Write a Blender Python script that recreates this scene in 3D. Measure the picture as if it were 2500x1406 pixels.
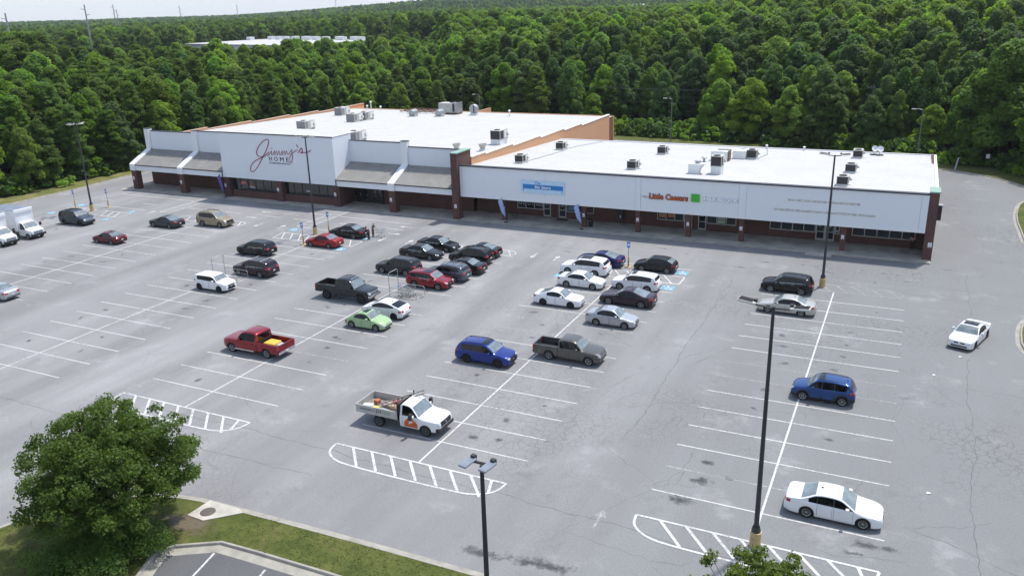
import bpy, bmesh, math, random
import numpy as np
from mathutils import Vector, Matrix
from mathutils.bvhtree import BVHTree
R = math.radians
PI = math.pi
random.seed(7)
for o in list(bpy.data.objects): bpy.data.objects.remove(o)
S = bpy.context.scene
C = S.collection
# ---------------------------------------------------------------- camera, sky, sun, exposure
cam = bpy.data.cameras.new('camera'); camo = bpy.data.objects.new('camera', cam); C.objects.link(camo)
F_PX, PITCH, YAW, ROLL, CAMH = 2024.57, 0.329838, -0.455124, -0.0298724, 26.2
_f = Vector((math.sin(YAW)*math.cos(PITCH), math.cos(YAW)*math.cos(PITCH), -math.sin(PITCH)))
_r = Vector((math.cos(YAW), -math.sin(YAW), 0)); _u = _r.cross(_f)
RT = _r*math.cos(ROLL)+_u*math.sin(ROLL); UP = -_r*math.sin(ROLL)+_u*math.cos(ROLL); FW = _f
camo.matrix_world = Matrix(((RT.x, UP.x, -FW.x, 0), (RT.y, UP.y, -FW.y, 0), (RT.z, UP.z, -FW.z, CAMH), (0, 0, 0, 1)))
cam.sensor_width = 36; cam.lens = F_PX/2500*36; cam.clip_start = 0.5; cam.clip_end = 12000
S.camera = camo
SUN = Vector((0.19, 0.43, 1.0)).normalized()
EL = math.asin(SUN.z); AZ = math.atan2(SUN.x, SUN.y)
W = bpy.data.worlds.new('World'); S.world = W; W.use_nodes = True
nt = W.node_tree; bg = nt.nodes['Background']
sky = nt.nodes.new('ShaderNodeTexSky'); sky.sky_type = 'NISHITA'; sky.sun_disc = False
sky.sun_elevation = EL; sky.sun_rotation = AZ; sky.altitude = 150; sky.air_density = 1.0; sky.dust_density = 1.0; sky.ozone_density = 1.0
# thin bright summer cloud veil over the blue, denser toward the horizon all round
_tc = nt.nodes.new('ShaderNodeTexCoord'); _sx = nt.nodes.new('ShaderNodeSeparateXYZ'); nt.links.new(_tc.outputs['Generated'], _sx.inputs[0])
_el = nt.nodes.new('ShaderNodeMapRange'); _el.interpolation_type = 'SMOOTHSTEP'; nt.links.new(_sx.outputs[2], _el.inputs[0])
for _i, _v in enumerate((0.0, 0.55, 0.88, 0.12)): _el.inputs[_i+1].default_value = _v
_no = nt.nodes.new('ShaderNodeTexNoise'); _no.inputs['Scale'].default_value = 2.6; _no.inputs['Detail'].default_value = 6; nt.links.new(_tc.outputs['Generated'], _no.inputs['Vector'])
_cl = nt.nodes.new('ShaderNodeMapRange'); nt.links.new(_no.outputs['Fac'], _cl.inputs[0])
for _i, _v in enumerate((0.45, 0.68, 0.0, 0.75)): _cl.inputs[_i+1].default_value = _v
_mx = nt.nodes.new('ShaderNodeMath'); _mx.operation = 'MAXIMUM'; nt.links.new(_el.outputs[0], _mx.inputs[0]); nt.links.new(_cl.outputs[0], _mx.inputs[1])
_mc = nt.nodes.new('ShaderNodeMix'); _mc.data_type = 'RGBA'; nt.links.new(_mx.outputs[0], _mc.inputs[0]); nt.links.new(sky.outputs[0], _mc.inputs[6]); _mc.inputs[7].default_value = (3.7, 3.9, 4.15, 1)
nt.links.new(_mc.outputs[2], bg.inputs[0]); bg.inputs[1].default_value = 0.15
sl = bpy.data.lights.new('sun', 'SUN'); sl.energy = 3.0; sl.angle = R(3.0); sl.color = (1.0, 0.955, 0.88)
so = bpy.data.objects.new('sun', sl); C.objects.link(so); so.location = (0, 0, 200)
so.rotation_euler = SUN.to_track_quat('Z', 'Y').to_euler()
vs = S.view_settings; vs.view_transform = 'Standard'; vs.look = 'None'; vs.gamma = 1; vs.use_curve_mapping = False; vs.exposure = 0.68
S.cycles.use_denoising = True
S.cycles.max_bounces = 6; S.cycles.diffuse_bounces = 3; S.cycles.glossy_bounces = 3; S.cycles.transparent_max_bounces = 8
S.cycles.volume_bounces = 0
# ---------------------------------------------------------------- helpers
def mesh_from(name, v, f, mats, mi=None, smooth=False, sharp=None):
    me = bpy.data.meshes.new(name); me.from_pydata([tuple(p) for p in v], [], f)
    for m in (mats if isinstance(mats, (list, tuple)) else [mats]): me.materials.append(m)
    if mi is not None: me.polygons.foreach_set('material_index', mi)
    if smooth:
        me.polygons.foreach_set('use_smooth', [True]*len(me.polygons))
        if sharp:
            me.set_sharp_from_angle(angle=R(sharp))
    me.update(); return me
def link(name, me, parent=None, loc=None, rotz=None):
    o = bpy.data.objects.new(name, me); C.objects.link(o)
    if parent is not None: o.parent = parent
    if loc is not None: o.location = loc
    if rotz is not None: o.rotation_euler = (0, 0, rotz)
    return o
def tag(o, label=None, cat=None, group=None, kind=None):
    if label: o['label'] = label
    if cat: o['category'] = cat
    if group: o['group'] = group
    if kind: o['kind'] = kind
    return o
def thing(name, label, cat, loc=(0, 0, 0), rotz=0, group=None):
    o = bpy.data.objects.new(name, None); C.objects.link(o); o.location = loc; o.rotation_euler = (0, 0, rotz)
    o.empty_display_size = 0.2
    return tag(o, label, cat, group)
class MB:
    def __init__(s): s.v = []; s.f = []; s.mi = []; s.m = 0
    def add(s, v, f):
        n = len(s.v); s.v += [tuple(p) for p in v]; s.f += [[i+n for i in q] for q in f]; s.mi += [s.m]*len(f); return s
    def box(s, x0, x1, y0, y1, z0, z1):
        return s.add([(x0,y0,z0),(x1,y0,z0),(x1,y1,z0),(x0,y1,z0),(x0,y0,z1),(x1,y0,z1),(x1,y1,z1),(x0,y1,z1)],
                     [(0,3,2,1),(4,5,6,7),(0,1,5,4),(1,2,6,5),(2,3,7,6),(3,0,4,7)])
    def quad(s, a, b, c, d): return s.add([a, b, c, d], [(0, 1, 2, 3)])
    def tube(s, pts, r, n=8, r1=None, closed=False, cap=True):
        pts = [Vector(p) for p in pts]; k = len(pts); vv = []; ff = []
        for i, p in enumerate(pts):
            t = (pts[min(i+1, k-1)]-pts[max(i-1, 0)])
            t = t.normalized() if t.length > 1e-9 else Vector((0, 0, 1))
            a = t.cross(Vector((0, 0, 1)));  a = a.normalized() if a.length > 1e-3 else Vector((1, 0, 0))
            b = t.cross(a); rr = r if r1 is None else r+(r1-r)*i/(k-1)
            for j in range(n):
                w = 2*PI*(j+.5)/n; vv.append(p+a*(rr*math.cos(w))+b*(rr*math.sin(w)))
        for i in range(k-1):
            for j in range(n): ff.append((i*n+j, i*n+(j+1) % n, (i+1)*n+(j+1) % n, (i+1)*n+j))
        if cap: ff.append(tuple(range(n))[::-1]); ff.append(tuple(range((k-1)*n, k*n)))
        return s.add(vv, ff)
    def lathe(s, prof, n=20, axis='z', c=(0, 0, 0)):
        vv = []; ff = []; k = len(prof)
        for j in range(n):
            a = 2*PI*j/n
            for r, h in prof:
                if axis == 'z': p = (c[0]+r*math.cos(a), c[1]+r*math.sin(a), c[2]+h)
                else: p = (c[0]+r*math.cos(a), c[1]+h, c[2]+r*math.sin(a))
                vv.append(p)
        for j in range(n):
            for i in range(k-1): ff.append((j*k+i, ((j+1) % n)*k+i, ((j+1) % n)*k+i+1, j*k+i+1))
        return s.add(vv, ff)
    def poly(s, pts, z0, z1=None):
        n = len(pts)
        if z1 is None: return s.add([(p[0], p[1], z0) for p in pts], [tuple(range(n))])
        return s.add([(p[0], p[1], z0) for p in pts]+[(p[0], p[1], z1) for p in pts],
                     [tuple(range(n))[::-1], tuple(range(n, 2*n))]+[(i, (i+1) % n, (i+1) % n+n, i+n) for i in range(n)])
    def build(s, name, mats, parent=None, loc=None, rotz=None, smooth=False, sharp=None, kind=None):
        o = link(name, mesh_from(name, s.v, s.f, mats, s.mi if isinstance(mats, (list, tuple)) else None, smooth, sharp), parent, loc, rotz)
        if kind: o['kind'] = kind
        return o
def bevel_mesh(me, w, seg=2):
    bm = bmesh.new(); bm.from_mesh(me); bmesh.ops.bevel(bm, geom=list(bm.edges), offset=w, segments=seg, affect='EDGES', profile=.5)
    bm.to_mesh(me); bm.free(); return me
# ---------------------------------------------------------------- materials
def nodes(name):
    m = bpy.data.materials.new(name); m.use_nodes = True; t = m.node_tree
    return m, t, t.nodes['Principled BSDF'], t.links
def ramp(t, fac, stops):
    n = t.nodes.new('ShaderNodeValToRGB'); e = n.color_ramp.elements
    while len(e) < len(stops): e.new(.5)
    for i, (p, c) in enumerate(stops):
        e[i].position = p; e[i].color = (*c, 1) if len(c) == 3 else c
    t.links.new(fac, n.inputs[0]); return n.outputs[0]
def noise(t, vec, sc, det=4, rough=.55, dist=0):
    n = t.nodes.new('ShaderNodeTexNoise'); n.inputs['Scale'].default_value = sc; n.inputs['Detail'].default_value = det
    n.inputs['Roughness'].default_value = rough; n.inputs['Distortion'].default_value = dist
    if vec: t.links.new(vec, n.inputs['Vector'])
    return n.outputs['Fac']
def mixc(t, fac, a, b, mode='MIX'):
    n = t.nodes.new('ShaderNodeMix'); n.data_type = 'RGBA'; n.blend_type = mode
    for s, val in ((0, fac), (6, a), (7, b)):
        if isinstance(val, bpy.types.NodeSocket): t.links.new(val, n.inputs[s])
        elif s == 0: n.inputs[s].default_value = val
        else: n.inputs[s].default_value = (*val, 1)
    return n.outputs[2]
def mth(t, op, a, b=None, clamp=False):
    n = t.nodes.new('ShaderNodeMath'); n.operation = op; n.use_clamp = clamp
    for i, val in enumerate((a, b)):
        if val is None: continue
        if isinstance(val, bpy.types.NodeSocket): t.links.new(val, n.inputs[i])
        else: n.inputs[i].default_value = val
    return n.outputs[0]
def mapr(t, v, a, b, c=0., d=1., smooth=False):
    n = t.nodes.new('ShaderNodeMapRange'); n.interpolation_type = 'SMOOTHSTEP' if smooth else 'LINEAR'
    t.links.new(v, n.inputs[0])
    for i, x in enumerate((a, b, c, d)): n.inputs[i+1].default_value = x
    return n.outputs[0]
def coord(t, which='Object'):
    n = t.nodes.new('ShaderNodeTexCoord'); return n.outputs[which]
def mapping(t, v, sc=(1, 1, 1), loc=(0, 0, 0), rot=(0, 0, 0)):
    n = t.nodes.new('ShaderNodeMapping'); t.links.new(v, n.inputs[0]); n.inputs['Scale'].default_value = sc
    n.inputs['Location'].default_value = loc; n.inputs['Rotation'].default_value = rot; return n.outputs[0]
def bump(t, h, b, strength=.3, dist=.02):
    n = t.nodes.new('ShaderNodeBump'); n.inputs['Strength'].default_value = strength; n.inputs['Distance'].default_value = dist
    t.links.new(h, n.inputs['Height']); t.links.new(n.outputs[0], b.inputs['Normal'])
_cache = {}
def pm(name, col, rough=.6, metal=0., var=.12, scale=4., spec=.5, coat=0., bmp=0.):
    if name in _cache: return _cache[name]
    m, t, b, L = nodes(name); v = coord(t)
    f = noise(t, v, scale, 5)
    lo = tuple(c*(1-var) for c in col); hi = tuple(min(1, c*(1+var)) for c in col)
    L.new(ramp(t, f, [(.3, lo), (.7, hi)]), b.inputs['Base Color'])
    b.inputs['Roughness'].default_value = rough; b.inputs['Metallic'].default_value = metal; b.inputs['Specular IOR Level'].default_value = spec
    if coat: b.inputs['Coat Weight'].default_value = coat; b.inputs['Coat Roughness'].default_value = .04
    if bmp: bump(t, noise(t, v, scale*6, 4), b, bmp, .02)
    _cache[name] = m; return m
def paint(name, col, metal=.0, rough=.28):
    if name in _cache: return _cache[name]
    m, t, b, L = nodes('car_paint_'+name); v = coord(t)
    f = noise(t, v, 1.6, 6)                                            # road film and dust
    L.new(ramp(t, f, [(.3, col), (.75, tuple(c*.95+.004 for c in col))]), b.inputs['Base Color'])
    b.inputs['Metallic'].default_value = metal
    L.new(mapr(t, f, .3, .8, rough-.05, rough+.08), b.inputs['Roughness'])
    b.inputs['Coat Weight'].default_value = .75; b.inputs['Coat Roughness'].default_value = .02; b.inputs['Specular IOR Level'].default_value = .05
    _cache[name] = m; return m
def asphalt(name, c1, c2, cr=1.0, line=True):
    m, t, b, L = nodes(name); v = coord(t)
    big = noise(t, v, .045, 7, .62)
    c = ramp(t, big, [(.32, c1), (.68, c2)])
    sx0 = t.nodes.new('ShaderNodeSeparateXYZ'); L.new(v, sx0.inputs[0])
    c = mixc(t, mapr(t, mth(t, 'ADD', sx0.outputs[0], mth(t, 'MULTIPLY', big, 24.)), -14, 12, 0, .75, True), c, (c1[0]*.80, c1[1]*.86, c1[2]*.86))  # darker toward the right: cloud shade painted into the asphalt colour
    lane = noise(t, mapping(t, v, (.25, .03, .1)), 1.0, 5)             # traffic-worn bands
    c = mixc(t, mapr(t, lane, .35, .7), c, tuple(x*.88 for x in c1), 'MIX')
    patch = noise(t, v, .35, 8, .7)
    c = mixc(t, mapr(t, patch, .56, .78, 0, .42, True), c, tuple(x*.5 for x in c1))
    lightp = noise(t, mapping(t, v, (1, 1, 1), (31, 17, 0)), .22, 7, .7)
    c = mixc(t, mapr(t, lightp, .54, .75, 0, .5, True), c, tuple(x*1.25 for x in c2))
    fine = noise(t, v, 9, 8, .75)
    c = mixc(t, .75, c, ramp(t, fine, [(.25, (.66, .66, .66)), (.75, (1.22, 1.22, 1.22))]), 'MULTIPLY')
    # alligator cracks in worn zones, plus long wandering ones
    warp = t.nodes.new('ShaderNodeTexNoise'); warp.inputs['Scale'].default_value = .9; warp.inputs['Detail'].default_value = 4; L.new(v, warp.inputs['Vector'])
    add = t.nodes.new('ShaderNodeVectorMath'); add.operation = 'MULTIPLY_ADD'; L.new(warp.outputs['Color'], add.inputs[0]); add.inputs[1].default_value = (.9, .9, 0); L.new(v, add.inputs[2])
    def vor(sc):
        n = t.nodes.new('ShaderNodeTexVoronoi'); n.feature = 'DISTANCE_TO_EDGE'; n.inputs['Scale'].default_value = sc; L.new(add.outputs[0], n.inputs['Vector']); return n.outputs[0]
    zone = mapr(t, noise(t, v, .055, 5, .6), .46, .62, 0, 1, True)
    sep = t.nodes.new('ShaderNodeSeparateXYZ'); L.new(v, sep.inputs[0])
    east = mapr(t, sep.outputs[0], -45, -10, .25, 1)
    k1 = mth(t, 'MULTIPLY', mth(t, 'MULTIPLY', mapr(t, vor(1.7), .0, .06, 1, 0), zone), east)
    z2 = mapr(t, noise(t, mapping(t, v, (1, 1, 1), (50, 9, 0)), .09, 5), .5, .6, 0, 1, True)
    k2 = mth(t, 'MULTIPLY', mth(t, 'MULTIPLY', mapr(t, vor(.11), .0, .0035, 1, 0), z2), .8)
    kk = mth(t, 'MULTIPLY', mth(t, 'MAXIMUM', k1, k2), .56*cr)
    c = mixc(t, kk, c, tuple(x*.35 for x in c1))
    L.new(c, b.inputs['Base Color']); b.inputs['Roughness'].default_value = .88; b.inputs['Specular IOR Level'].default_value = .3
    bump(t, mth(t, 'SUBTRACT', fine, mth(t, 'MULTIPLY', kk, 1.5)), b, .35, .015)
    return m
def worn_paint(name, col, wear=.5):
    m, t, b, L = nodes(name); v = coord(t, 'Generated'); g = t.nodes.new('ShaderNodeNewGeometry').outputs['Position']
    f = noise(t, g, 5.5, 8, .75); f2 = noise(t, g, .25, 3)
    al = mapr(t, mth(t, 'ADD', f, mth(t, 'MULTIPLY', f2, .35)), wear+.02, wear+.2, .0, 1)
    b.inputs['Base Color'].default_value = (*col, 1); b.inputs['Roughness'].default_value = .75
    L.new(mapr(t, al, 0, 1, .28, 1), b.inputs['Alpha']); return m
def stain_mat(name, col, sc=1.2, thr=.5):
    m, t, b, L = nodes(name); g = t.nodes.new('ShaderNodeNewGeometry').outputs['Position']; o = coord(t)
    ln = t.nodes.new('ShaderNodeVectorMath'); ln.operation = 'LENGTH'; L.new(o, ln.inputs[0])
    fall = mapr(t, ln.outputs['Value'], .0, 1.0, .16, -.34)
    f = mth(t, 'ADD', noise(t, g, sc, 7, .7), fall)
    L.new(mapr(t, f, thr, thr+.22, 0, .62), b.inputs['Alpha']); b.inputs['Base Color'].default_value = (*col, 1); b.inputs['Roughness'].default_value = .55
    return m
def brick_mat(name, c1, c2, mortar):
    m, t, b, L = nodes(name); v = coord(t); sep = t.nodes.new('ShaderNodeSeparateXYZ'); L.new(v, sep.inputs[0])
    cb = t.nodes.new('ShaderNodeCombineXYZ'); L.new(mth(t, 'ADD', sep.outputs[0], sep.outputs[1]), cb.inputs[0]); L.new(sep.outputs[2], cb.inputs[1])
    n = t.nodes.new('ShaderNodeTexBrick'); L.new(cb.outputs[0], n.inputs['Vector']); n.inputs['Scale'].default_value = 1
    n.inputs['Brick Width'].default_value = .21; n.inputs['Row Height'].default_value = .075; n.inputs['Mortar Size'].default_value = .008; n.inputs['Bias'].default_value = -.1
    n.inputs['Color1'].default_value = (*c1, 1); n.inputs['Color2'].default_value = (*c2, 1); n.inputs['Mortar'].default_value = (*mortar, 1)
    f = noise(t, v, .9, 6)
    L.new(mixc(t, 1, n.outputs[0], ramp(t, f, [(.3, (.8, .8, .8)), (.7, (1.12, 1.1, 1.08))]), 'MULTIPLY'), b.inputs['Base Color'])
    b.inputs['Roughness'].default_value = .85; bump(t, n.outputs['Fac'], b, .3, -.01); return m
def stucco(name, col, streak=.12):
    m, t, b, L = nodes(name); v = coord(t)
    s1 = noise(t, mapping(t, v, (1.2, 1.2, .12)), 1.3, 6, .65); s2 = noise(t, v, .3, 5)
    c = mixc(t, mapr(t, s1, .5, .8, 0, streak*2), col, tuple(x*.72 for x in col))
    c = mixc(t, mapr(t, s2, .4, .75, 0, streak), c, tuple(x*.8 for x in col))
    L.new(c, b.inputs['Base Color']); b.inputs['Roughness'].default_value = .8; bump(t, noise(t, v, 25, 3), b, .12, .01); return m
def glass(name, col, ior=1.7, rough=.04):
    m, t, b, L = nodes(name)
    f = noise(t, coord(t), 2.2, 3)
    L.new(ramp(t, f, [(.35, tuple(c*.7 for c in col)), (.7, tuple(c*1.25 for c in col))]), b.inputs['Base Color'])
    b.inputs['Roughness'].default_value = rough; b.inputs['IOR'].default_value = ior; return m
M = {}
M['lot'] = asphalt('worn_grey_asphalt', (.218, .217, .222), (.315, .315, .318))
M['dark_lot'] = asphalt('dark_asphalt', (.10, .102, .108), (.145, .148, .155), .5)  # darker asphalt tone for the lower lot
M['line'] = worn_paint('worn_white_line_paint', (.55, .55, .545), .485)
M['faint'] = worn_paint('faded_white_line_paint', (.45, .45, .45), .62)
M['bluep'] = worn_paint('faded_blue_marking_paint', (.2, .46, .62), .56)
M['conc'] = pm('pale_concrete', (.42, .40, .36), .9, var=.25, scale=.9, bmp=.15)
M['walk'] = pm('sidewalk_concrete', (.36, .34, .30), .9, var=.28, scale=.55, bmp=.15)
M['kerb'] = pm('kerb_concrete', (.30, .285, .25), .9, var=.22, scale=1.2, bmp=.2)
M['brick'] = brick_mat('dark_red_brick', (.115, .05, .04), (.085, .036, .03), (.11, .075, .065))
M['white'] = stucco('white_painted_stucco', (.74, .77, .81), .06)
M['white2'] = stucco('white_painted_trim', (.78, .79, .80), .07)
M['orange'] = stucco('terracotta_painted_block', (.60, .335, .19), .18)
M['roofw'] = stucco('white_roof_membrane', (.47, .47, .465), .5)
M['coping'] = pm('dark_bronze_coping', (.035, .037, .05), .5, .3)
M['green'] = pm('weathered_green_copper_cap', (.22, .34, .29), .7)
M['awn'] = pm('grey_standing_seam_metal', (.25, .245, .232), .6, .0, var=.18, scale=.8)
M['awn_rib'] = pm('pale_seam_ribs', (.32, .31, .29), .6, .0, var=.15)
M['frame'] = pm('aluminium_window_frame', (.42, .42, .40), .45, .4)
M['dframe'] = pm('dark_bronze_window_frame', (.03, .028, .026), .5, .2)
M['glass'] = glass('dark_shop_glass', (.016, .019, .022))
M['wind'] = glass('windshield_glass', (.15, .185, .195), 2.0)  # pale bluish base: sky reflection painted into the glass colour
M['tint'] = glass('tinted_car_glass', (.006, .007, .009), 1.45)
M['rubber'] = pm('tyre_rubber', (.018, .018, .019), .85, spec=.25)
M['rim'] = pm('alloy_rim', (.42, .43, .44), .35, .6)
M['rimd'] = pm('dark_rim', (.03, .03, .032), .4, .4)
M['black'] = pm('black_plastic', (.016, .016, .018), .55)
M['grey'] = pm('grey_steel', (.18, .19, .20), .45, .6)
M['galv'] = pm('galvanised_steel', (.36, .37, .38), .45, .6, scale=2)
M['chrome'] = pm('chrome_trim', (.62, .63, .65), .18, .95)
M['red_l'] = pm('red_tail_lamp', (.32, .012, .012), .15, coat=.6)
M['clear_l'] = pm('clear_head_lamp', (.55, .57, .6), .1, .2, coat=.8)
M['plate'] = pm('licence_plate', (.62, .62, .6), .5)
M['pole'] = pm('dark_bronze_pole', (.045, .045, .048), .5, .3)
M['yellow'] = pm('yellow_concrete_base', (.48, .36, .17), .8, var=.3, scale=2.5)
M['wood'] = pm('weathered_utility_wood', (.2, .17, .14), .9, var=.25, scale=3)
M['grass'] = None
def grass_mat(name, a, b_, c_):
    m, t, b, L = nodes(name); v = coord(t)
    n1 = noise(t, v, .35, 6, .65); n2 = noise(t, v, 3.5, 6, .7)
    c = ramp(t, n1, [(.3, a), (.52, b_), (.72, c_)])
    c = mixc(t, .8, c, ramp(t, n2, [(.3, (.55, .58, .5)), (.7, (1.3, 1.28, 1.2))]), 'MULTIPLY')
    L.new(c, b.inputs['Base Color']); b.inputs['Roughness'].default_value = .95; b.inputs['Specular IOR Level'].default_value = .15
    bump(t, noise(t, v, 14, 5, .8), b, .6, .05); return m
M['grass'] = grass_mat('mown_grass', (.055, .075, .02), (.09, .105, .03), (.15, .135, .055))
M['verge'] = grass_mat('dry_verge_grass', (.09, .11, .03), (.16, .16, .06), (.24, .2, .1))
M['floor'] = grass_mat('woodland_floor', (.03, .04, .014), (.045, .055, .02), (.07, .06, .03))
M['soil'] = pm('bare_soil', (.17, .125, .085), .95, var=.35, scale=1.2)
def leaf_mat(name, col, tr=.22, hv=.013, vv=.3):
    m, t, b, L = nodes(name); oi = t.nodes.new('ShaderNodeObjectInfo'); v = coord(t)
    hsv = t.nodes.new('ShaderNodeHueSaturation'); hsv.inputs['Color'].default_value = (*col, 1)
    L.new(mapr(t, oi.outputs['Random'], 0, 1, .5-hv, .5+hv), hsv.inputs['Hue'])
    r2 = mth(t, 'FRACT', mth(t, 'MULTIPLY', oi.outputs['Random'], 37.7))
    L.new(mapr(t, r2, 0, 1, 1-vv, 1+vv), hsv.inputs['Value'])
    r3 = mth(t, 'FRACT', mth(t, 'MULTIPLY', oi.outputs['Random'], 91.3))
    L.new(mapr(t, r3, 0, 1, .92, 1.12), hsv.inputs['Saturation'])
    c = mixc(t, 1, hsv.outputs[0], ramp(t, noise(t, v, .8, 4), [(.3, (.75, .78, .7)), (.7, (1.25, 1.2, 1.2))]), 'MULTIPLY')
    L.new(c, b.inputs['Base Color']); b.inputs['Roughness'].default_value = .6; b.inputs['Specular IOR Level'].default_value = .25
    tl = t.nodes.new('ShaderNodeBsdfTranslucent'); L.new(mixc(t, 1, c, (1.85, 1.95, .8), 'MULTIPLY'), tl.inputs[0])
    mx = t.nodes.new('ShaderNodeMixShader'); mx.inputs[0].default_value = tr
    L.new(b.outputs[0], mx.inputs[1]); L.new(tl.outputs[0], mx.inputs[2]); L.new(mx.outputs[0], t.nodes['Material Output'].inputs[0]); return m
M['leaf'] = leaf_mat('broad_leaves', (.14, .225, .036), .52)
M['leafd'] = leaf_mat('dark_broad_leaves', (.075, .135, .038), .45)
M['needle'] = leaf_mat('pine_needles', (.102, .162, .036), .45, .012, .28)
M['myrtle'] = leaf_mat('glossy_small_leaves', (.085, .128, .028), .42, .01, .05)
M['bark'] = pm('rough_bark', (.10, .08, .062), .95, var=.35, scale=6, bmp=.5)
# ---------------------------------------------------------------- terrain
def sm(x): x = np.clip(x, 0, 1); return x*x*(3-2*x)
def hgt(x, y):
    x = np.asarray(x, float); y = np.asarray(y, float)
    r = np.hypot(x, y); az = np.degrees(np.arctan2(x, y))
    h = 24*sm((r-900)/1000)*sm((az+46)/20)+1.5*sm((r-1300)/1200)
    h = h+13*sm((r-165)/230)*sm((az+17)/14)
    h = h+1.2*np.sin(x*.011+1)*np.cos(y*.009)*sm((r-220)/200)-3.0*sm((r-260)/250)*sm((-30-az)/12)
    return h+.1
def in_lot(x, y, e=0.):
    x = np.asarray(x, float); y = np.asarray(y, float)
    lot = (x > -121-e) & (x < 75) & (y > -60) & (y < 158+e)
    # back-right corner is cut off by the curved service road
    cut = (x > -42) & (y > np.interp(x, [-42, -10, 6.9, 9.9, 13.3, 14.6, 20, 30, 75], [158, 151.5, 142.3, 140.2, 136, 133.6, 127, 121, 112])+e)
    return lot & ~cut
xs = np.unique(np.round(np.concatenate([np.linspace(-4200, -700, 24), np.linspace(-700, -160, 28), np.linspace(-160, 90, 51), np.linspace(90, 600, 16), np.linspace(600, 2200, 9)]), 2))
ys = np.unique(np.round(np.concatenate([np.linspace(-400, -60, 6), np.linspace(-60, 200, 53), np.linspace(200, 700, 36), np.linspace(700, 4800, 34)]), 2))
gx, gy = np.meshgrid(xs, ys); gz = hgt(gx, gy); gz[in_lot(gx, gy, 6.)] = -.4
nx = len(xs); tv = np.stack([gx.ravel(), gy.ravel(), gz.ravel()], 1)
tf = [(j*nx+i, j*nx+i+1, (j+1)*nx+i+1, (j+1)*nx+i) for j in range(len(ys)-1) for i in range(nx-1)]
tag(link('terrain', mesh_from('terrain', tv, tf, M['floor'], smooth=True)), kind='structure')
# ---------------------------------------------------------------- parking lot, verges, kerbs, islands
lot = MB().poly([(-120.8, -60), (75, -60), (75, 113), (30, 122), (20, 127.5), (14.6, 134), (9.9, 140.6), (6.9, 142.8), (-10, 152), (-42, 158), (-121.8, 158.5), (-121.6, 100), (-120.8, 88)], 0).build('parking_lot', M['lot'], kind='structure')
def offset_poly(pts, d):
    out = []; n = len(pts)
    for i, p in enumerate(pts):
        a = Vector(pts[max(i-1, 0)]); b = Vector(pts[min(i+1, n-1)]); t = (b-a).normalized(); out.append((p[0]-t.y*d, p[1]+t.x*d))
    return out
def smooth_line(pts, k=3):
    for _ in range(k):
        q = [pts[0]]
        for a, b in zip(pts[:-1], pts[1:]):
            q += [(a[0]*.75+b[0]*.25, a[1]*.75+b[1]*.25), (a[0]*.25+b[0]*.75, a[1]*.25+b[1]*.75)]
        pts = q+[pts[-1]]
    return pts
def kerb_line(pts, side, name='kerb', w=.17, h=.15, gutter=.3):
    m = MB(); a = pts; b = offset_poly(pts, side*w); c = offset_poly(pts, side*.03); gq = offset_poly(pts, -side*gutter)
    n = len(pts)
    for i in range(n-1):
        j = i+1
        m.add([(*a[i], 0), (*a[j], 0), (*c[j], h-.03), (*c[i], h-.03)], [(0, 1, 2, 3)])
        m.add([(*c[i], h-.03), (*c[j], h-.03), (*offset_poly(pts, side*.05)[j], h), (*offset_poly(pts, side*.05)[i], h)], [(0, 1, 2, 3)])
        m.add([(*offset_poly(pts, side*.05)[i], h), (*offset_poly(pts, side*.05)[j], h), (*b[j], h), (*b[i], h)], [(0, 1, 2, 3)])
        m.add([(*b[i], h), (*b[j], h), (*b[j], 0), (*b[i], 0)], [(0, 1, 2, 3)])
        if gutter: m.add([(*a[i], .006), (*a[j], .006), (*gq[j], .005), (*gq[i], .005)], [(0, 1, 2, 3)])
    o = m.build(name, M['kerb']); o['kind'] = 'structure'; return o
def verge(pts, side, name, mats, widths=((.17, .135), (4.5, .16), (12, -.2))):
    m = MB(); rows = [(offset_poly(pts, side*d), z) for d, z in widths]
    for k in range(len(rows)-1):
        for i in range(len(pts)-1):
            a, za = rows[k]; b, zb = rows[k+1]
            m.add([(*a[i], za), (*a[i+1], za), (*b[i+1], zb), (*b[i], zb)], [(0, 1, 2, 3)])
    o = m.build(name, mats); o['kind'] = 'structure'; return o
bnd = [(-120.5, -60), (-120.4, 40), (-120.5, 75), (-120.4, 88), (-121.2, 97), (-121.7, 120), (-122, 158)]
kerb_line(bnd, 1); verge(bnd, 1, 'grass_verge', M['verge'], ((.17, .135), (3.2, .17), (6.5, .12), (16, -.1)))
bnd2 = smooth_line([(-122, 158), (-60, 158), (-42, 157.4), (-10, 151), (6.9, 142.1), (9.9, 140.1), (13.3, 135.9), (14.6, 133.5), (19, 127.5), (30, 121), (75, 112)], 2)
kerb_line(bnd2, 1); verge(bnd2, 1, 'grass_verge', M['grass'], ((.17, .135), (3.5, .2), (7, .15), (16, -.1)))
def island(pts, name='grass_island', mat='grass', z=.145):
    q = pts+[pts[0]]
    m = MB(); kerb_line(q, 1, 'kerb'); inner = offset_poly(q, .17)[:-1]
    m.poly(inner, z-.01); o = m.build(name, M[mat]); o['kind'] = 'structure'; return o
isl_r = smooth_line([(12.2, 102.5), (14, 99), (22, 97), (60, 96), (60, 124), (22, 125.5), (15.5, 126.3), (13.4, 122.8), (12.45, 116.9), (12.15, 112), (12.2, 107.7), (12.2, 102.5)], 2)[:-1]
island(isl_r)
isl_r2 = smooth_line([(9.35, 70.7), (9.6, 68.6), (11.5, 66.5), (60, 64), (60, 80), (11.8, 79), (10.0, 76.2), (9.5, 73.5), (9.35, 70.7)], 2)[:-1]
island(isl_r2)
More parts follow.
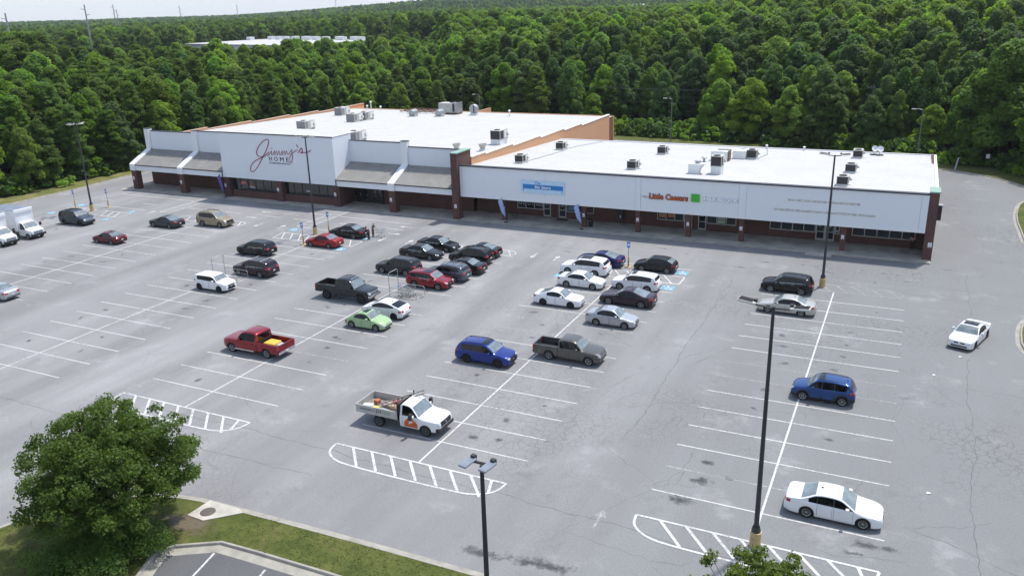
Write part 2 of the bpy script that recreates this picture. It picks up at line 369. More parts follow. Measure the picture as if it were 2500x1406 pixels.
outer = smooth_line([(-46, 10), (-43.5, 19), (-42.3, 22.6), (-41.2, 24.6), (-38.8, 27.3), (-35.2, 28.65), (-32, 28.8), (-24.7, 29.05), (-16.7, 29.2), (15, 29.6), (60, 30)], 2)
innerl = [(60, 26.6), (-23.4, 26.3), (-28, 26.2), (-30.1, 26.1), (-32.1, 24.9), (-32.6, 24.2), (-31.3, 21), (-29.5, 10)]
kerb_line(outer, -1, gutter=.35); kerb_line(innerl, -1, gutter=.6)
bi = offset_poly(outer, -.17)+offset_poly(innerl, -.17)
MB().poly(bi, .138).build('grass_island', M['grass'], kind='structure')
MB().poly([(-31.2, 21), (-29.4, 10), (-29, -30), (60, -30), (60, 26.5), (-23.4, 26.2), (-28, 26.1), (-30, 26.0), (-32, 24.8), (-32.5, 24.2)], .0045).build('lower_lot', M['dark_lot'], kind='structure')
# bare worn soil on the island under the tree, storm drain slab
M['soilp'] = stain_mat('bare_soil_patch', (.18, .135, .095), 1.1, .30); o = link('bare_soil_patch', mesh_from('bare_soil_patch', [(math.cos(a), math.sin(a), 0) for a in np.linspace(0, 2*PI, 33)[:-1]], [tuple(range(32))], M['soilp']), None, (-33, 26.7, .146)); o.scale = (2.6, 1.3, 1); o['kind'] = 'structure'
dr = thing('storm_drain', 'pale concrete storm drain slab with round manhole lid set in the grass kerb', 'drain', (-32.6, 28, .13))
MB().poly([(-.9, .85), (-1.0, -.75), (.2, -.8), (1.7, .62), (1.3, .85)], .0, .05).build('slab', M['conc'], dr)
MB().lathe([(0, .075), (.36, .075), (.42, .06), (.42, .04)], 24, c=(-.15, -.08, 0)).build('manhole_lid', pm('rusty_iron', (.10, .085, .075), .7), dr)
# ---------------------------------------------------------------- painted markings
Z1 = .005
def flat(name, polys, mat, z=Z1, parent=lot):
    m = MB()
    for i_, p in enumerate(polys): m.poly(p, z+i_*.00012)
    return m.build(name, mat, parent)
def seg(a, b, w):
    a = Vector(a); b = Vector(b); t = (b-a).normalized(); n = Vector((-t.y, t.x))*w/2
    return [tuple(a+n), tuple(a-n), tuple(b-n), tuple(b+n)][::-1]
def strokes(pts, w, closed=False):
    q = list(pts)+([pts[0]] if closed else [])
    return [seg(a, b, w) for a, b in zip(q[:-1], q[1:])]
rows = {'R3': (-5.03, 0, 14, 39.88), 'R2': (-24.87, 0, 14, 39.92), 'R15': (-44.1, 0, 15, 39.85), 'R1': (-63.2, -1, 13, 39.85), 'R0': (-83.3, -2, 14, 40.0), 'RM': (-103.1, 0, 13, 40.2)}
full = mesh_from('stall_line', [(-6.05, -.045, Z1), (6.05, -.045, Z1), (6.05, .045, Z1), (-6.05, .045, Z1)], [(0, 1, 2, 3)], M['line'])
faint = mesh_from('stall_line_faded', [(-6.05, -.045, Z1), (6.05, -.045, Z1), (6.05, .045, Z1), (-6.05, .045, Z1)], [(0, 1, 2, 3)], M['faint'])
for rn, (cx_, k0, k1, y0) in rows.items():
    for k in range(k0, k1):
        y = y0+2.742*k
        fa = (rn == 'R3' and k in (1, 6, 7)) or (rn == 'R2' and k in (7, 8)) or (rn == 'R15' and k in (3, 8)) or (rn == 'RM')
        link('stall_line', faint if fa else full, lot, (cx_, y, 0))
    yt = {'R3': 78.2, 'R2': 75.3, 'R15': 78.3, 'R1': 75.4, 'R0': 79, 'RM': 76.2}[rn]
    flat('row_centre_line', [seg((cx_, 37.2 if k0 >= 0 else 30), (cx_, yt), .12)], M['line'], Z1+.004)
def half_island(cx_, flip, name='hatched_marking'):
    # a D shaped end island with hatch bars
    x0, x1, yb, yt = cx_-6.1, cx_+5.95, 35.2, 37.15
    out = smooth_line([(x1, yt), (x1-.15, yb+1.0), (x1-.9, yb+.3), (x1-2.2, yb), (x0+2.2, yb), (x0+.9, yb+.3), (x0+.1, yb+1.0), (x0, yt)], 2)+[(x0, yt), (x1, yt)]
    P = strokes(out, .14)
    for i in range(8):
        a = x0+1.3+i*1.4
        top, bot = ((a, yt), (a+1.55, yb+.1)) if flip > 0 else ((a+1.4, yt), (a+0.1, yb+.1))
        if bot[0] > x1-.6: bot = (x1-.5, yb+.62)
        P.append(seg(top, bot, .17))
    flat(name, P, M['line'], Z1+.008)
half_island(-44.1, 1); half_island(-24.87, 1); half_island(-5.03, 1)
def top_island(cx_, y0=78.35, y1=80.35, mat='line'):
    x0, x1 = cx_-5.9, cx_+5.9
    out = smooth_line([(x0+1.2, y0), (x1-1.2, y0), (x1-.2, y0+.4), (x1, y0+1.1), (x1-.6, y1-.1), (x1-2.2, y1)], 2)+smooth_line([(x0+2.2, y1), (x0+.6, y1-.1), (x0, y0+1.1), (x0+.2, y0+.4), (x0+1.2, y0)], 2)
    P = strokes(out, .13, True)+[seg((x0+1.4+i*1.5, y1), (x0+2.6+i*1.5, y0), .15) for i in range(7)]
    flat('hatched_marking', P, M[mat], Z1+.008)
top_island(-44.1); top_island(-5.03, mat='faint'); top_island(-83.3)
def ada_hatch(x0, x1, y0=75.4, y1=77.78, sl=1.5, pt=1):
    out = [(x0, y0), (x1-.0, y0), (x1+.6*pt, (y0+y1)/2), (x1, y1), (x0, y1)] if False else [(x0+.5, y0), (x1, y0), (x1, y1), (x0, y1)]
    n = int((x1-x0)/1.28)
    P = strokes(out, .13, True)+[seg((x0+.3+i*1.28, y1), (min(x1, x0+.3+i*1.28+sl), y0), .14) for i in range(n)]
    flat('access_aisle_marking', P, M['line'], Z1+.008)
ada_hatch(-26.5, -18.9); ada_hatch(-60.9, -57.6); ada_hatch(-69.7, -64.4); ada_hatch(-109.5, -104.3, 76.3, 78.7); ada_hatch(-102.4, -97.3, 76.3, 78.7)
for cx_, ys_ in ((-24.87, 80.3), (-63.2, 80.65), (-103.1, 80.9)): flat('stall_line', [seg((cx_-6, ys_), (cx_+6, ys_), .12)], M['line'])
def wheelchair(x, y):
    flat('accessible_bay_marking', [[(x-.62, y-.62), (x+.62, y-.62), (x+.62, y+.62), (x-.62, y+.62)]], M['bluep'], Z1+.012)
    a = [(x+.1+.3*math.cos(t), y-.12+.3*math.sin(t)) for t in np.linspace(2.0, 6.0, 9)]
    P = strokes(a, .1)+[seg((x-.05, y+.45), (x-.02, y+.02), .1), seg((x-.02, y+.05), (x+.3, y+.05), .1), seg((x+.3, y+.05), (x+.42, y-.35), .1), [(x-.14, y+.42), (x+.04, y+.42), (x+.04, y+.57), (x-.14, y+.57)]]
    flat('accessible_symbol', P, M['line'], Z1+.016)
for p in ((-19.5, 79), (-19.6, 74), (-30.6, 73.9), (-30.8, 79), (-69.2, 79.4), (-58.2, 74.05), (-58.1, 78.95), (-109.1, 75.1), (-97.9, 74.9), (-109.1, 80.0), (-98.1, 79.5)): wheelchair(*p)
def arrow(x, y, a):
    c, s_ = math.cos(a), math.sin(a); T = lambda u, v: (x+u*c-v*s_, y+u*s_+v*c)
    flat('direction_arrow', [[T(-.9, -.07), T(.25, -.07), T(.25, .07), T(-.9, .07)], [T(.2, -.33), T(.95, 0), T(.2, .33)]], M['line'] if y > 40 else M['faint'])
for x, y, a in ((-36.1, 79.5, -PI/2), (-33.4, 79.4, PI/2), (-52.2, 79.5, PI/2), (-55.9, 79.3, -PI/2), (-55.9, 82, 0), (-56.4, 85.3, PI), (-12.85, 36, PI/2), (-95.2, 80.2, PI/2), (-79.4, 85.9, PI), (-79.2, 82.7, 0), (-75.4, 79.8, -PI/2), (-71.8, 80, PI/2)): arrow(x, y, a)
for x0 in (-70.0, -94.2):
    P = strokes([(x0, 80.9), (x0, 90.1), (x0+1.75, 90.1), (x0+1.75, 80.9)], .13, True)+[seg((x0, 81.6+i*1.35), (x0+1.75, 82.5+i*1.35), .15) for i in range(6)]
    flat('crosswalk_marking', P, M['line'], Z1+.008)
flat('lane_line', [seg((-109.9, 87.8), (-94.6, 87.6), .12), seg((-92, 87.5), (-70.4, 87.2), .12), seg((-67.9, 87.1), (-56.4, 86.7), .12)], M['line'])
flat('lane_line', [seg((x, 84.0), (x+2.8, 83.9), .12) for x in (-110, -101, -92, -85, -78, -73.2, -65.7, -58.5)], M['line'])
# oil stains and long cracks with shapes of their own
M['oil'] = stain_mat('oil_stain', (.035, .035, .04), 2.2, .5); M['oilx'] = stain_mat('fresh_oil_stain', (.03, .03, .034), 1.9, .4); M['oil2'] = stain_mat('old_oil_stain', (.10, .10, .105), 1.8, .44); M['rust'] = stain_mat('rust_stain', (.22, .12, .05), 1.6, .5)
M['pale'] = stain_mat('pale_scuff', (.42, .42, .42), .8, .5)
disc = {k: mesh_from('stain', [(math.cos(a)*1, math.sin(a)*1, 0) for a in np.linspace(0, 2*PI, 25)[:-1]], [tuple(range(24))], M[k]) for k in ('oil', 'oilx', 'oil2', 'rust', 'pale')}
def stain(x, y, sx, sy, a=0, k='oil', z=.003):
    o = link('stain', disc[k], lot, (x, y, z)); o.scale = (sx, sy, 1); o.rotation_euler = (0, 0, a)
for s_ in ((-8.9, 43.9, 1.0, .55), (-8.7, 41.8, 1.5, .8), (-9.3, 39.4, 1.6, .9), (.2, 39.1, 1.3, .7), (1.3, 39.2, 1.0, .5), (-.2, 38.2, 1.3, .4), (-7.2, 42.6, .7, .4)): stain(*s_, k='oilx')
for s_ in ((-17.5, 30.9, 2.4, .7, .05), (-14.4, 31.25, 4.4, .8, .06), (-23.2, 41.2, .9, .5)): stain(*s_, k='oilx')
rs = random.Random(4)
zz = .0031
for rn, (cx_, k0, k1, y0) in rows.items():
    for k in range(k0, k1-1):
        for sd in (-1, 1):
            if rs.random() < .75:
                zz += .000008
                stain(cx_+sd*rs.uniform(1.6, 4.2), y0+2.742*(k+.5)+rs.uniform(-.4, .4), rs.uniform(.5, 1.5), rs.uniform(.35, .8), rs.uniform(0, 3), rs.choice(['oil2', 'oil2', 'oil']) if rs.random() < .9 else 'pale', zz)
for i in range(22):
    zz += .000008
    stain(rs.uniform(-40, 8), rs.uniform(80.5, 89.5), rs.uniform(.5, 2.2), rs.uniform(.2, .5), rs.uniform(-.2, .2), 'oil2', zz)
def crack(m, a, b, w=.035, jag=.12, st=.5):
    a = Vector(a); b = Vector(b); n = max(2, int((b-a).length/st)); t = (b-a).normalized(); pr = Vector((-t.y, t.x)); off = 0; pts = []
    for i in range(n+1):
        off = off*.86+rs.uniform(-jag, jag); pts.append(a.lerp(b, i/n)+pr*off)
    for p, q in zip(pts[:-1], pts[1:]): m.poly(seg(p, q, w*rs.uniform(.5, 1.3)), .0025)
cm = MB()
for a, b in (((6.2, 88), (6.0, 75.9)), ((5.6, 66), (5.36, 54)), ((5.36, 54), (5.2, 38)), ((-40, 83.8), (11, 82.6)), ((-20, 81.4), (4, 81.0)), ((-7, 80.9), (9, 79.4)), ((-45, 36.2), (-18, 36.1)), ((-18, 36.1), (10, 34.6)), ((5.3, 60.5), (9.6, 60)), ((1.8, 41.5), (7, 39.5)), ((-14.4, 45), (-14.6, 79)), ((-60, 33), (-30, 33.4))): crack(cm, a, b)
for i in range(34):
    x, y = rs.uniform(-30, 9), rs.uniform(31, 88); a = rs.uniform(0, 6.28); l = rs.uniform(1.5, 6); crack(cm, (x, y), (x+l*math.cos(a), y+l*math.sin(a)), .025, .2, .35)
cm.build('pavement_crack', pm('dark_crack', (.10, .10, .105), .9), lot)['kind'] = 'stuff'  # thin dark strips for the paving cracks
# ---------------------------------------------------------------- sidewalks (slabs are pieces of their own)
sw = tag(MB().box(-51.6, 3.0, 90.42, 95.6, -.1, .11).build('sidewalk', M['kerb']), kind='structure')
xw = -51.55
while xw < 2.9:
    x1 = min(xw+3.05, 2.96)
    for y0, y1 in ((90.44, 92.4), (92.42, 95.55)): MB().box(xw, x1-.025, y0, y1-.02, .1, .15).build('slab', M['walk'], sw)
    xw += 3.05
sw2 = tag(MB().box(-113.2, -51.7, 90.2, 95.35, -.1, .012).build('sidewalk', M['kerb']), kind='structure')
xw = -113.2
while xw < -51.9:
    x1 = min(xw+3.05, -51.75)
    for y0, y1 in ((90.25, 92.4), (92.42, 95.3)): MB().box(xw, x1-.025, y0, y1-.02, .0, .03).build('slab', M['walk'], sw2)
    xw += 3.05
MB().poly([(-9.0, 89.5), (-6.4, 89.5), (-6.4, 90.42), (-9, 90.42)], .02, .1).build('kerb_ramp', M['conc'], sw)
o = link('stain', disc['rust'], sw, (.6, 93.6, .154)); o.scale = (1.6, .9, 1)

for x in (-29.9, -26.55, -23.2): MB().poly(seg((x, 25.45), (x+1.0, 20.5), .12), .012).build('stall_line', M['line'], None, kind='structure')
# ---------------------------------------------------------------- buildings
class Bld:
    def __init__(s, name, label, cat, org): s.o = thing(name, label, cat, org); s.g = Vector(org)
    def put(s, mb, name, mat, parent=None, **k):
        mb.v = [(p[0]-s.g.x, p[1]-s.g.y, p[2]-s.g.z) for p in mb.v]; return mb.build(name, mat, parent or s.o, **k)
    def box(s, name, mat, x0, x1, y0, y1, z0, z1, parent=None): return s.put(MB().box(x0, x1, y0, y1, z0, z1), name, mat, parent)
def storefront(B, x0, x1, n, z0, z1, y, fr, name='window', fw=.09, pane='glass'):
    m = MB(); m.box(x0, x1, y-.06, y+.04, z0, z0+fw); m.box(x0, x1, y-.06, y+.04, z1-fw, z1)
    for i in range(n+1):
        xx = x0+(x1-x0-fw)*i/n; m.box(xx, xx+fw, y-.058, y+.042, z0+fw, z1-fw)
    f = B.put(m, name, fr)
    for i in range(n):
        a = x0+(x1-x0-fw)*i/n+fw; b = x0+(x1-x0-fw)*(i+1)/n; B.box('pane', M[pane], a, b, y-.01, y+.02, z0+fw, z1-fw, f)
    return f
def door(B, x0, x1, z0, z1, y, fr):
    m = MB(); m.box(x0, x0+.11, y-.07, y+.04, z0, z1); m.box(x1-.11, x1, y-.07, y+.04, z0, z1); m.box(x0+.11, x1-.11, y-.07, y+.04, z1-.1, z1); m.box(x0+.11, x1-.11, y-.07, y+.04, z0, z0+.2); m.box(x0+.11, x1-.11, y-.068, y+.03, z0+.95, z0+1.03)
    f = B.put(m, 'door', fr); B.box('pane', M['glass'], x0+.11, x1-.11, y-.02, y+.015, z0+.2, z1-.1, f)
    B.put(MB().tube([(x1-.2, y-.13, z0+.9), (x1-.2, y-.13, z0+1.3)], .02, 6), 'handle', M['galv'], f); return f
M['notice'] = pm('white_paper_notice', (.72, .72, .74), .6); M['notice2'] = pm('red_notice_print', (.5, .15, .15), .6)
def notice(B, x, y, z, w=.34, h=.5, col=False):
    p = B.box('wall_notice', M['notice'], x-w/2, x+w/2, y-.025, y, z-h/2, z+h/2)
    B.box('notice_print', M['notice2'] if col else M['grey'], x-w*.3, x+w*.3, y-.03, y-.0255, z-h*.38, z-h*.22, p); B.box('notice_print', M['grey'], x-w*.28, x+w*.28, y-.03, y-.0255, z+h*.05, z+h*.12, p)
# ----- shop row
B = Bld('shop_row_building', 'long single storey shop row with white fascia and brick columns', 'building', (-24.5, 93.5, 0))
roofz = lambda y: 6.62-(y-92)*.0415
B.put(MB().add([(-51.6, 91.98, roofz(91.98)), (2.95, 91.98, roofz(91.98)), (2.95, 124.6, roofz(124.6)), (-51.6, 124.6, roofz(124.6))], [(0, 1, 2, 3)]), 'roof', M['roofw'])
m = MB()
for x0, x1, y0, y1 in ((2.75, 3.05, 93.8, 124.8), (-51.6, 2.75, 124.5, 124.8)):
    m.add([(x0, y0, roofz(y0)-.3), (x1, y0, roofz(y0)-.3), (x1, y1, roofz(y1)-.3), (x0, y1, roofz(y1)-.3), (x0, y0, roofz(y0)+.12), (x1, y0, roofz(y0)+.12), (x1, y1, roofz(y1)+.12), (x0, y1, roofz(y1)+.12)], [(0, 3, 2, 1), (4, 5, 6, 7), (0, 1, 5, 4), (1, 2, 6, 5), (2, 3, 7, 6), (3, 0, 4, 7)])
B.put(m, 'roof_edge', M['white2'])
for a, b in ((-42, 96), (-14, 96)):
    pass
B.box('back_wall', M['orange'], -51.6, 2.7, 124.2, 124.45, 0, 5.0)
B.box('side_wall', M['brick'], 2.45, 2.74, 93.85, 124.2, 0, 5.6)
B.put(MB().box(-51.6, 2.45, 95.68, 95.95, 0, 3.3), 'shop_wall', M['brick'])
B.box('soffit', M['white2'], -51.6, 2.1, 92.0, 95.68, 3.0, 3.1)
# fascia in separate panels with narrow joints
seams = [-52.05, -51.4, -40.0, -28.43, -27.79, -16.6, -15.78, -7.0, 1.5, 2.17]
for a, b in zip(seams[:-1], seams[1:]):
    pil = b-a < 1
    B.box('fascia_panel', M['white'], a+.012, b-.012, 91.47 if pil else 91.5, 92.0, 2.93, 6.86)
B.box('fascia_backing', M['white2'], -52.0, 2.15, 91.56, 91.98, 2.97, 6.84)
B.box('coping', M['coping'], -52.05, 2.19, 91.40, 92.05, 6.862, 7.0)
B.box('fascia_trim', M['white2'], -52.02, 2.16, 91.455, 91.499, 2.935, 3.16); B.box('fascia_trim', M['white2'], -52.02, 2.16, 91.455, 91.499, 6.56, 6.66)
for x in (-5.57, -16.2, -22.2, -28.17, -34.95, -45.7):
    B.box('column', M['brick'], x-.27, x+.27, 91.75, 92.29, .15, 2.93); B.box('column_base', M['conc'], x-.34, x+.34, 91.68, 92.36, .151, .2); notice(B, x-.02, 91.75, 1.75, .3, .44, x > -30)
pil = B.box('end_pillar', M['brick'], 2.19, 3.05, 91.5, 93.8, 0, 7.1); B.box('pillar_cap', M['green'], 2.12, 3.12, 91.43, 93.87, 7.1, 7.24, pil); notice(B, 2.75, 91.5, 1.75, .36, .5, True)
B.box('wall_light', M['black'], 3.05, 3.45, 92.6, 93.1, 4.1, 5.6); B.box('meter_cap', M['galv'], 3.05, 3.5, 92.5, 93.2, 5.6, 5.7)
yw = 95.66; zt = 2.95
for x0, x1, n in ((-45.64, -41.94, 3), (-38.75, -35.05, 3), (-26.92, -23.66, 3), (-20.93, -17.48, 3), (-13.7, -8.72, 4), (-6.68, -6.2, 1), (-4.93, 1.39, 5)): storefront(B, x0, x1, n, .98, zt, yw, M['frame'])
for x0, x1 in ((-41.92, -40.92), (-39.82, -38.8), (-23.6, -22.66), (-21.93, -20.98), (-8.68, -7.71), (-7.70, -6.72)): door(B, x0, x1, .16, 2.45, yw, M['frame'])
m = MB()
for x in (-41.42, -39.3, -21.45, -7.7): pass
# posters in the shop windows
M['poster'] = pm('blue_window_poster', (.10, .2, .33), .5); M['poster2'] = pm('orange_window_poster', (.45, .18, .08), .5); M['poster3'] = pm('green_white_poster', (.36, .45, .36), .5); M['pale_print'] = pm('pale_window_print', (.35, .36, .4), .5)  # the pale window print is a plain colour without emission
for x in (-45.15, -44.55, -43.95, -43.3, -42.75, -42.25): 
    p = B.box('window_poster', M['pale_print'], x-.2, x+.2, yw-.075, yw-.062, 1.5, 1.95); B.box('poster_centre', M['glass'], x-.12, x+.12, yw-.08, yw-.0755, 1.58, 1.87, p)
for x, w, mt, z0, z1 in ((-41.42, .5, 'poster', 1.7, 2.2), (-39.3, .5, 'poster', 1.6, 2.2), (-38.1, .8, 'poster', 1.2, 1.75), (-26.3, .8, 'pale_print', 1.75, 2.2), (-25.2, .8, 'poster2', 1.35, 2.1), (-26.3, .85, 'poster2', 1.3, 1.72), (-21.45, .3, 'pale_print', 1.8, 2.2), (-19.2, .9, 'poster3', 1.15, 1.55), (-19.2, .9, 'poster3', 1.6, 2.05), (-8.3, .3, 'pale_print', 1.75, 2.05), (-7.2, .3, 'pale_print', 1.75, 2.05), (-6.45, .25, 'pale_print', 1.2, 1.45)):
    B.box('window_poster', M[mt], x-w/2, x+w/2, yw-.085, yw-.072, z0, z1)
# bare strips where old letters were taken down
M['scar'] = pm('unpainted_sign_scar', (.52, .52, .5), .8, var=.4, scale=3)
for x0, x1, z0, z1 in ((-11.45, -4.2, 5.3, 5.55), (-12.83, -2.57, 4.18, 4.43), (-27.75, -26.75, 4.5, 4.76)): B.box('sign_scar', M['scar'], x0, x1, 91.490, 91.499, z0, z1)
# ----- furniture store
J = Bld('furniture_store_building', 'large white store with projecting sign block, grey metal awnings and white roof', 'building', (-82, 95.4, 0))
jz = lambda y: 7.3-(y-95.4)*.0327
YB = 151.5
J.put(MB().add([(-111.4, 95.6, jz(95.6)), (-51.9, 95.6, jz(95.6)), (-51.9, YB, jz(YB)), (-111.4, YB, jz(YB))], [(0, 1, 2, 3)]), 'roof', M['roofw'])
J.box('back_wall', M['orange'], -111.5, -51.7, YB, YB+.3, 0, jz(YB)+.1)
J.box('rear_wing', M['orange'], -112, -82, YB+.3, 160, 0, 4.0); J.box('rear_wing_parapet', M['orange'], -82.3, -82.0, YB+.3, 160, 4.0, 5.35)
steps = [(94.6, 98.6, 7.55), (98.6, 107.2, 7.33), (107.2, 117, 7.04), (117, 126.7, 6.76), (126.7, 134.6, 6.48), (134.6, 148.9, 6.2)]
def parapet_wall(x0, x1, cap, sc, ofs):
    m = MB(); c = MB()
    for a, b, z in steps:
        if a < 95 and ofs: m.box(x0, x1, 94.56, 95.62, 5.8, z-.1)
        a2, b2 = (a-95.4)*sc+95.4, (b-95.4)*sc+95.4
        m.box(x0, x1, max(a2, 95.62), b2, ofs if a2 < 98 else 0, z-.1); c.box(x0-.06, x1+.06, max(a2, 94.64)+.001 if ofs else max(a2, 95.7), b2+.12, z-.1, z)
    J.put(m, 'side_wall', M['orange']); J.put(c, 'parapet_coping', cap)
parapet_wall(-51.95, -51.6, M['white2'], 1, 3.2)
parapet_wall(-111.75, -111.4, pm('pale_terracotta_coping', (.55, .36, .27), .7), 1.12, 0)
# sign block
J.box('sign_block', M['white'], -92.0, -71.4, 91.5, 95.7, 3.05, 9.62)
J.box('block_coping', M['coping'], -92.06, -71.34, 91.42, 91.6, 9.62, 9.75); J.box('block_roof', M['roofw'], -92.0, -71.4, 91.6, 97.2, 9.63, 9.7); J.box('side_coping', M['white2'], -71.5, -71.36, 91.6, 95.7, 9.7, 9.76)
for x in (-71.6, -81.75, -91.75): J.box('column', M['brick'], x-.5, x+.5, 91.62, 92.9, 0, 3.05); notice(J, x-.25, 91.62, 1.75)
for x0, x1, n in ((-91.2, -82.3, 6), (-81.2, -72.15, 6)):
    J.box('knee_wall', M['brick'], x0-.05, x1+.05, 92.1, 92.6, 0, 1.05); storefront(J, x0, x1, n, 1.06, 3.0, 92.4, M['dframe'], pane='glass')
for x, mt, z0, z1 in ((-89.0, 'notice2', 2.0, 2.4), (-87.4, 'pale_print', 1.55, 1.75), (-76.9, 'pale_print', 1.6, 1.85)): J.box('window_poster', M[mt], x-.5, x+.5, 92.30, 92.32, z0, z1)
J.put(MB().lathe([(.12, 0), (.24, 0)], 16, 'y', (-87.4, 92.31, 2.05)), 'window_logo_ring', M['poster2'])
J.box('back_wall_brick', M['brick'], -111.4, -92.2, 95.4, 95.58, 0, 5.6); J.box('back_wall_brick', M['brick'], -71.2, -52.0, 95.4, 95.58, 0, 5.6)
J.box('return_wall', M['brick'], -92.2, -91.8, 92.6, 95.58, 0, 3.05); J.box('return_wall', M['brick'], -71.8, -71.4, 92.6, 95.58, 0, 3.05)
for x0, x1, zt_ in ((-111.4, -100.9, 8.6), (-100.1, -92.0, 8.9), (-71.4, -62.6, 8.7), (-61.8, -52.6, 8.2)):
    J.box('upper_wall', M['white'], x0, x1, 95.3, 95.6, 5.45, zt_); J.box('coping', M['coping'], x0, x1, 95.24, 95.66, zt_, zt_+.1)
ya0, ya1, za0, za1 = 91.35, 95.3, 3.86, 5.76
for x0, x1 in ((-110.2, -101.0), (-100.0, -92.0), (-71.4, -62.7), (-61.7, -52.6)):
    m = MB(); m.add([(x0, ya0, za0), (x1, ya0, za0), (x1, ya1, za1), (x0, ya1, za1), (x0, ya0, za0-.06), (x1, ya0, za0-.06), (x1, ya1, za1-.06), (x0, ya1, za1-.06)], [(0, 1, 2, 3), (7, 6, 5, 4), (4, 5, 1, 0)])
    aw = J.put(m, 'awning', M['awn'])
    m = MB(); k = int((x1-x0)/.38)
    for i in range(k+1):
        xx = x0+.02+(x1-x0-.08)*i/k
        m.add([(xx, ya0, za0), (xx+.06, ya0, za0), (xx+.06, ya1, za1), (xx, ya1, za1), (xx, ya0, za0+.07), (xx+.06, ya0, za0+.07), (xx+.06, ya1, za1+.07), (xx, ya1, za1+.07)], [(4, 5, 6, 7), (0, 1, 5, 4), (1, 2, 6, 5), (3, 0, 4, 7)])
    J.put(m, 'seam_ribs', M['awn_rib'], aw)['kind'] = 'stuff'
    J.box('eave_trim', M['coping'], x0, x1, ya0-.06, ya0, za0-.08, za0+.05, aw)
    J.box('beam', M['white'], x0-.02, x1+.02, 91.42, 91.85, 3.0, 3.78); J.box('soffit', M['white2'], x0, x1, 91.85, 95.3, 3.02, 3.1)
for x in (-110.7, -100.5, -62.2):
    J.box('pilaster', M['white2'], x-.5, x+.5, 94.95, 95.7, 5.6, 8.98); J.box('pilaster_cap', M['coping'], x-.53, x+.53, 94.92, 95.73, 8.98, 9.06)
    m = MB(); yv = [91.15, 95.1]; zv = [4.02, 5.95]
    m.add([(x-.5, yv[0], 3.0), (x+.5, yv[0], 3.0), (x+.5, 91.95, 3.0), (x-.5, 91.95, 3.0), (x-.5, yv[0], zv[0]), (x+.5, yv[0], zv[0]), (x+.5, yv[1], zv[1]), (x-.5, yv[1], zv[1]), (x-.5, yv[1], zv[1]-.8), (x+.5, yv[1], zv[1]-.8), (x-.5, 91.95, 3.4), (x+.5, 91.95, 3.4)],
          [(0, 3, 2, 1), (4, 5, 6, 7), (0, 1, 5, 4), (1, 2, 11, 9, 6, 5), (0, 4, 7, 8, 10, 3), (2, 3, 10, 11), (8, 9, 11, 10)])
    J.put(m, 'sloping_pilaster', M['white2'])
    J.box('column', M['brick'], x-.5, x+.5, 91.3, 92.3, 0, 3.0); notice(J, x-.2, 91.3, 1.75)
# brick pier between the two buildings, thin green cap
m = MB(); m.box(-52.62, -51.72, 90.8, 91.95, 0, 8.5); m.box(-52.62, -51.72, 91.95, 94.55, 2.95, 8.5)
pr = J.put(m, 'brick_pier', M['brick']); J.box('pier_cap', M['green'], -52.7, -51.64, 90.72, 94.63, 8.5, 8.62, pr); notice(J, -52.17, 90.8, 1.75, .34, .5)
# entrance under the right hand canopy
J.box('recess_shade_panel', M['dframe'], -71.2, -66.3, 95.32, 95.39, .03, 2.98)  # flat dark sheet: shade of the entrance recess put into its colour
for x0, x1 in ((-71.0, -69.9), (-69.85, -68.75), (-68.2, -67.3), (-67.25, -66.4)): door(J, x0, x1, .03, 2.35, 95.25, M['dframe'])
J.put(MB().tube([(-92.12, 91.36, 0.1), (-92.12, 91.36, 3.8)], .06, 6), 'downpipe', M['coping']); J.put(MB().tube([(-71.3, 91.3, .1), (-71.3, 91.3, 3.9)], .06, 6), 'downpipe', M['coping'])
# ---------------------------------------------------------------- shop signs
def text_mesh(body, w, h, mat, ext=.05, bold=0., name='letters'):
    cu = bpy.data.curves.new('txt', 'FONT'); cu.body = body; cu.size = 1; cu.extrude = .01; cu.offset = bold; cu.resolution_u = 3
    ob = bpy.data.objects.new('txt', cu); C.objects.link(ob); bpy.context.view_layer.update()
    dg = bpy.context.evaluated_depsgraph_get(); me = bpy.data.meshes.new_from_object(ob.evaluated_get(dg)); bpy.data.objects.remove(ob)
    co = np.array([v.co for v in me.vertices]); mn, mx = co.min(0), co.max(0)
    out = np.zeros_like(co); out[:, 0] = (co[:, 0]-(mn[0]+mx[0])/2)*w/(mx[0]-mn[0]); out[:, 2] = (co[:, 1]-mn[1])*h/(mx[1]-mn[1]); out[:, 1] = -(co[:, 2]-mn[2])/(mx[2]-mn[2])*ext
    me.vertices.foreach_set('co', out.ravel()); me.materials.clear(); me.materials.append(mat); me.update(); me.name = name; return me
M['script'] = pm('red_script_letters', (.30, .015, .04), .4); M['ink'] = pm('charcoal_letters', (.05, .055, .07), .5); M['bin'] = pm('bright_blue_sign', (.02, .2, .52), .45); M['pbl'] = pm('pale_blue_sign_board', (.50, .68, .85), .5)
M['lcor'] = pm('orange_channel_letters', (.62, .14, .03), .4); M['lcbk'] = pm('dark_letter_outline', (.03, .02, .025), .5); M['grn'] = pm('bright_green_sign', (.05, .42, .03), .4); M['hr'] = pm('pale_channel_letters', (.85, .86, .88), .4)
sg = thing('script_sign', 'red cursive channel letter sign over charcoal lettering on the projecting store block', 'sign', (-81, 91.5, 6.6))
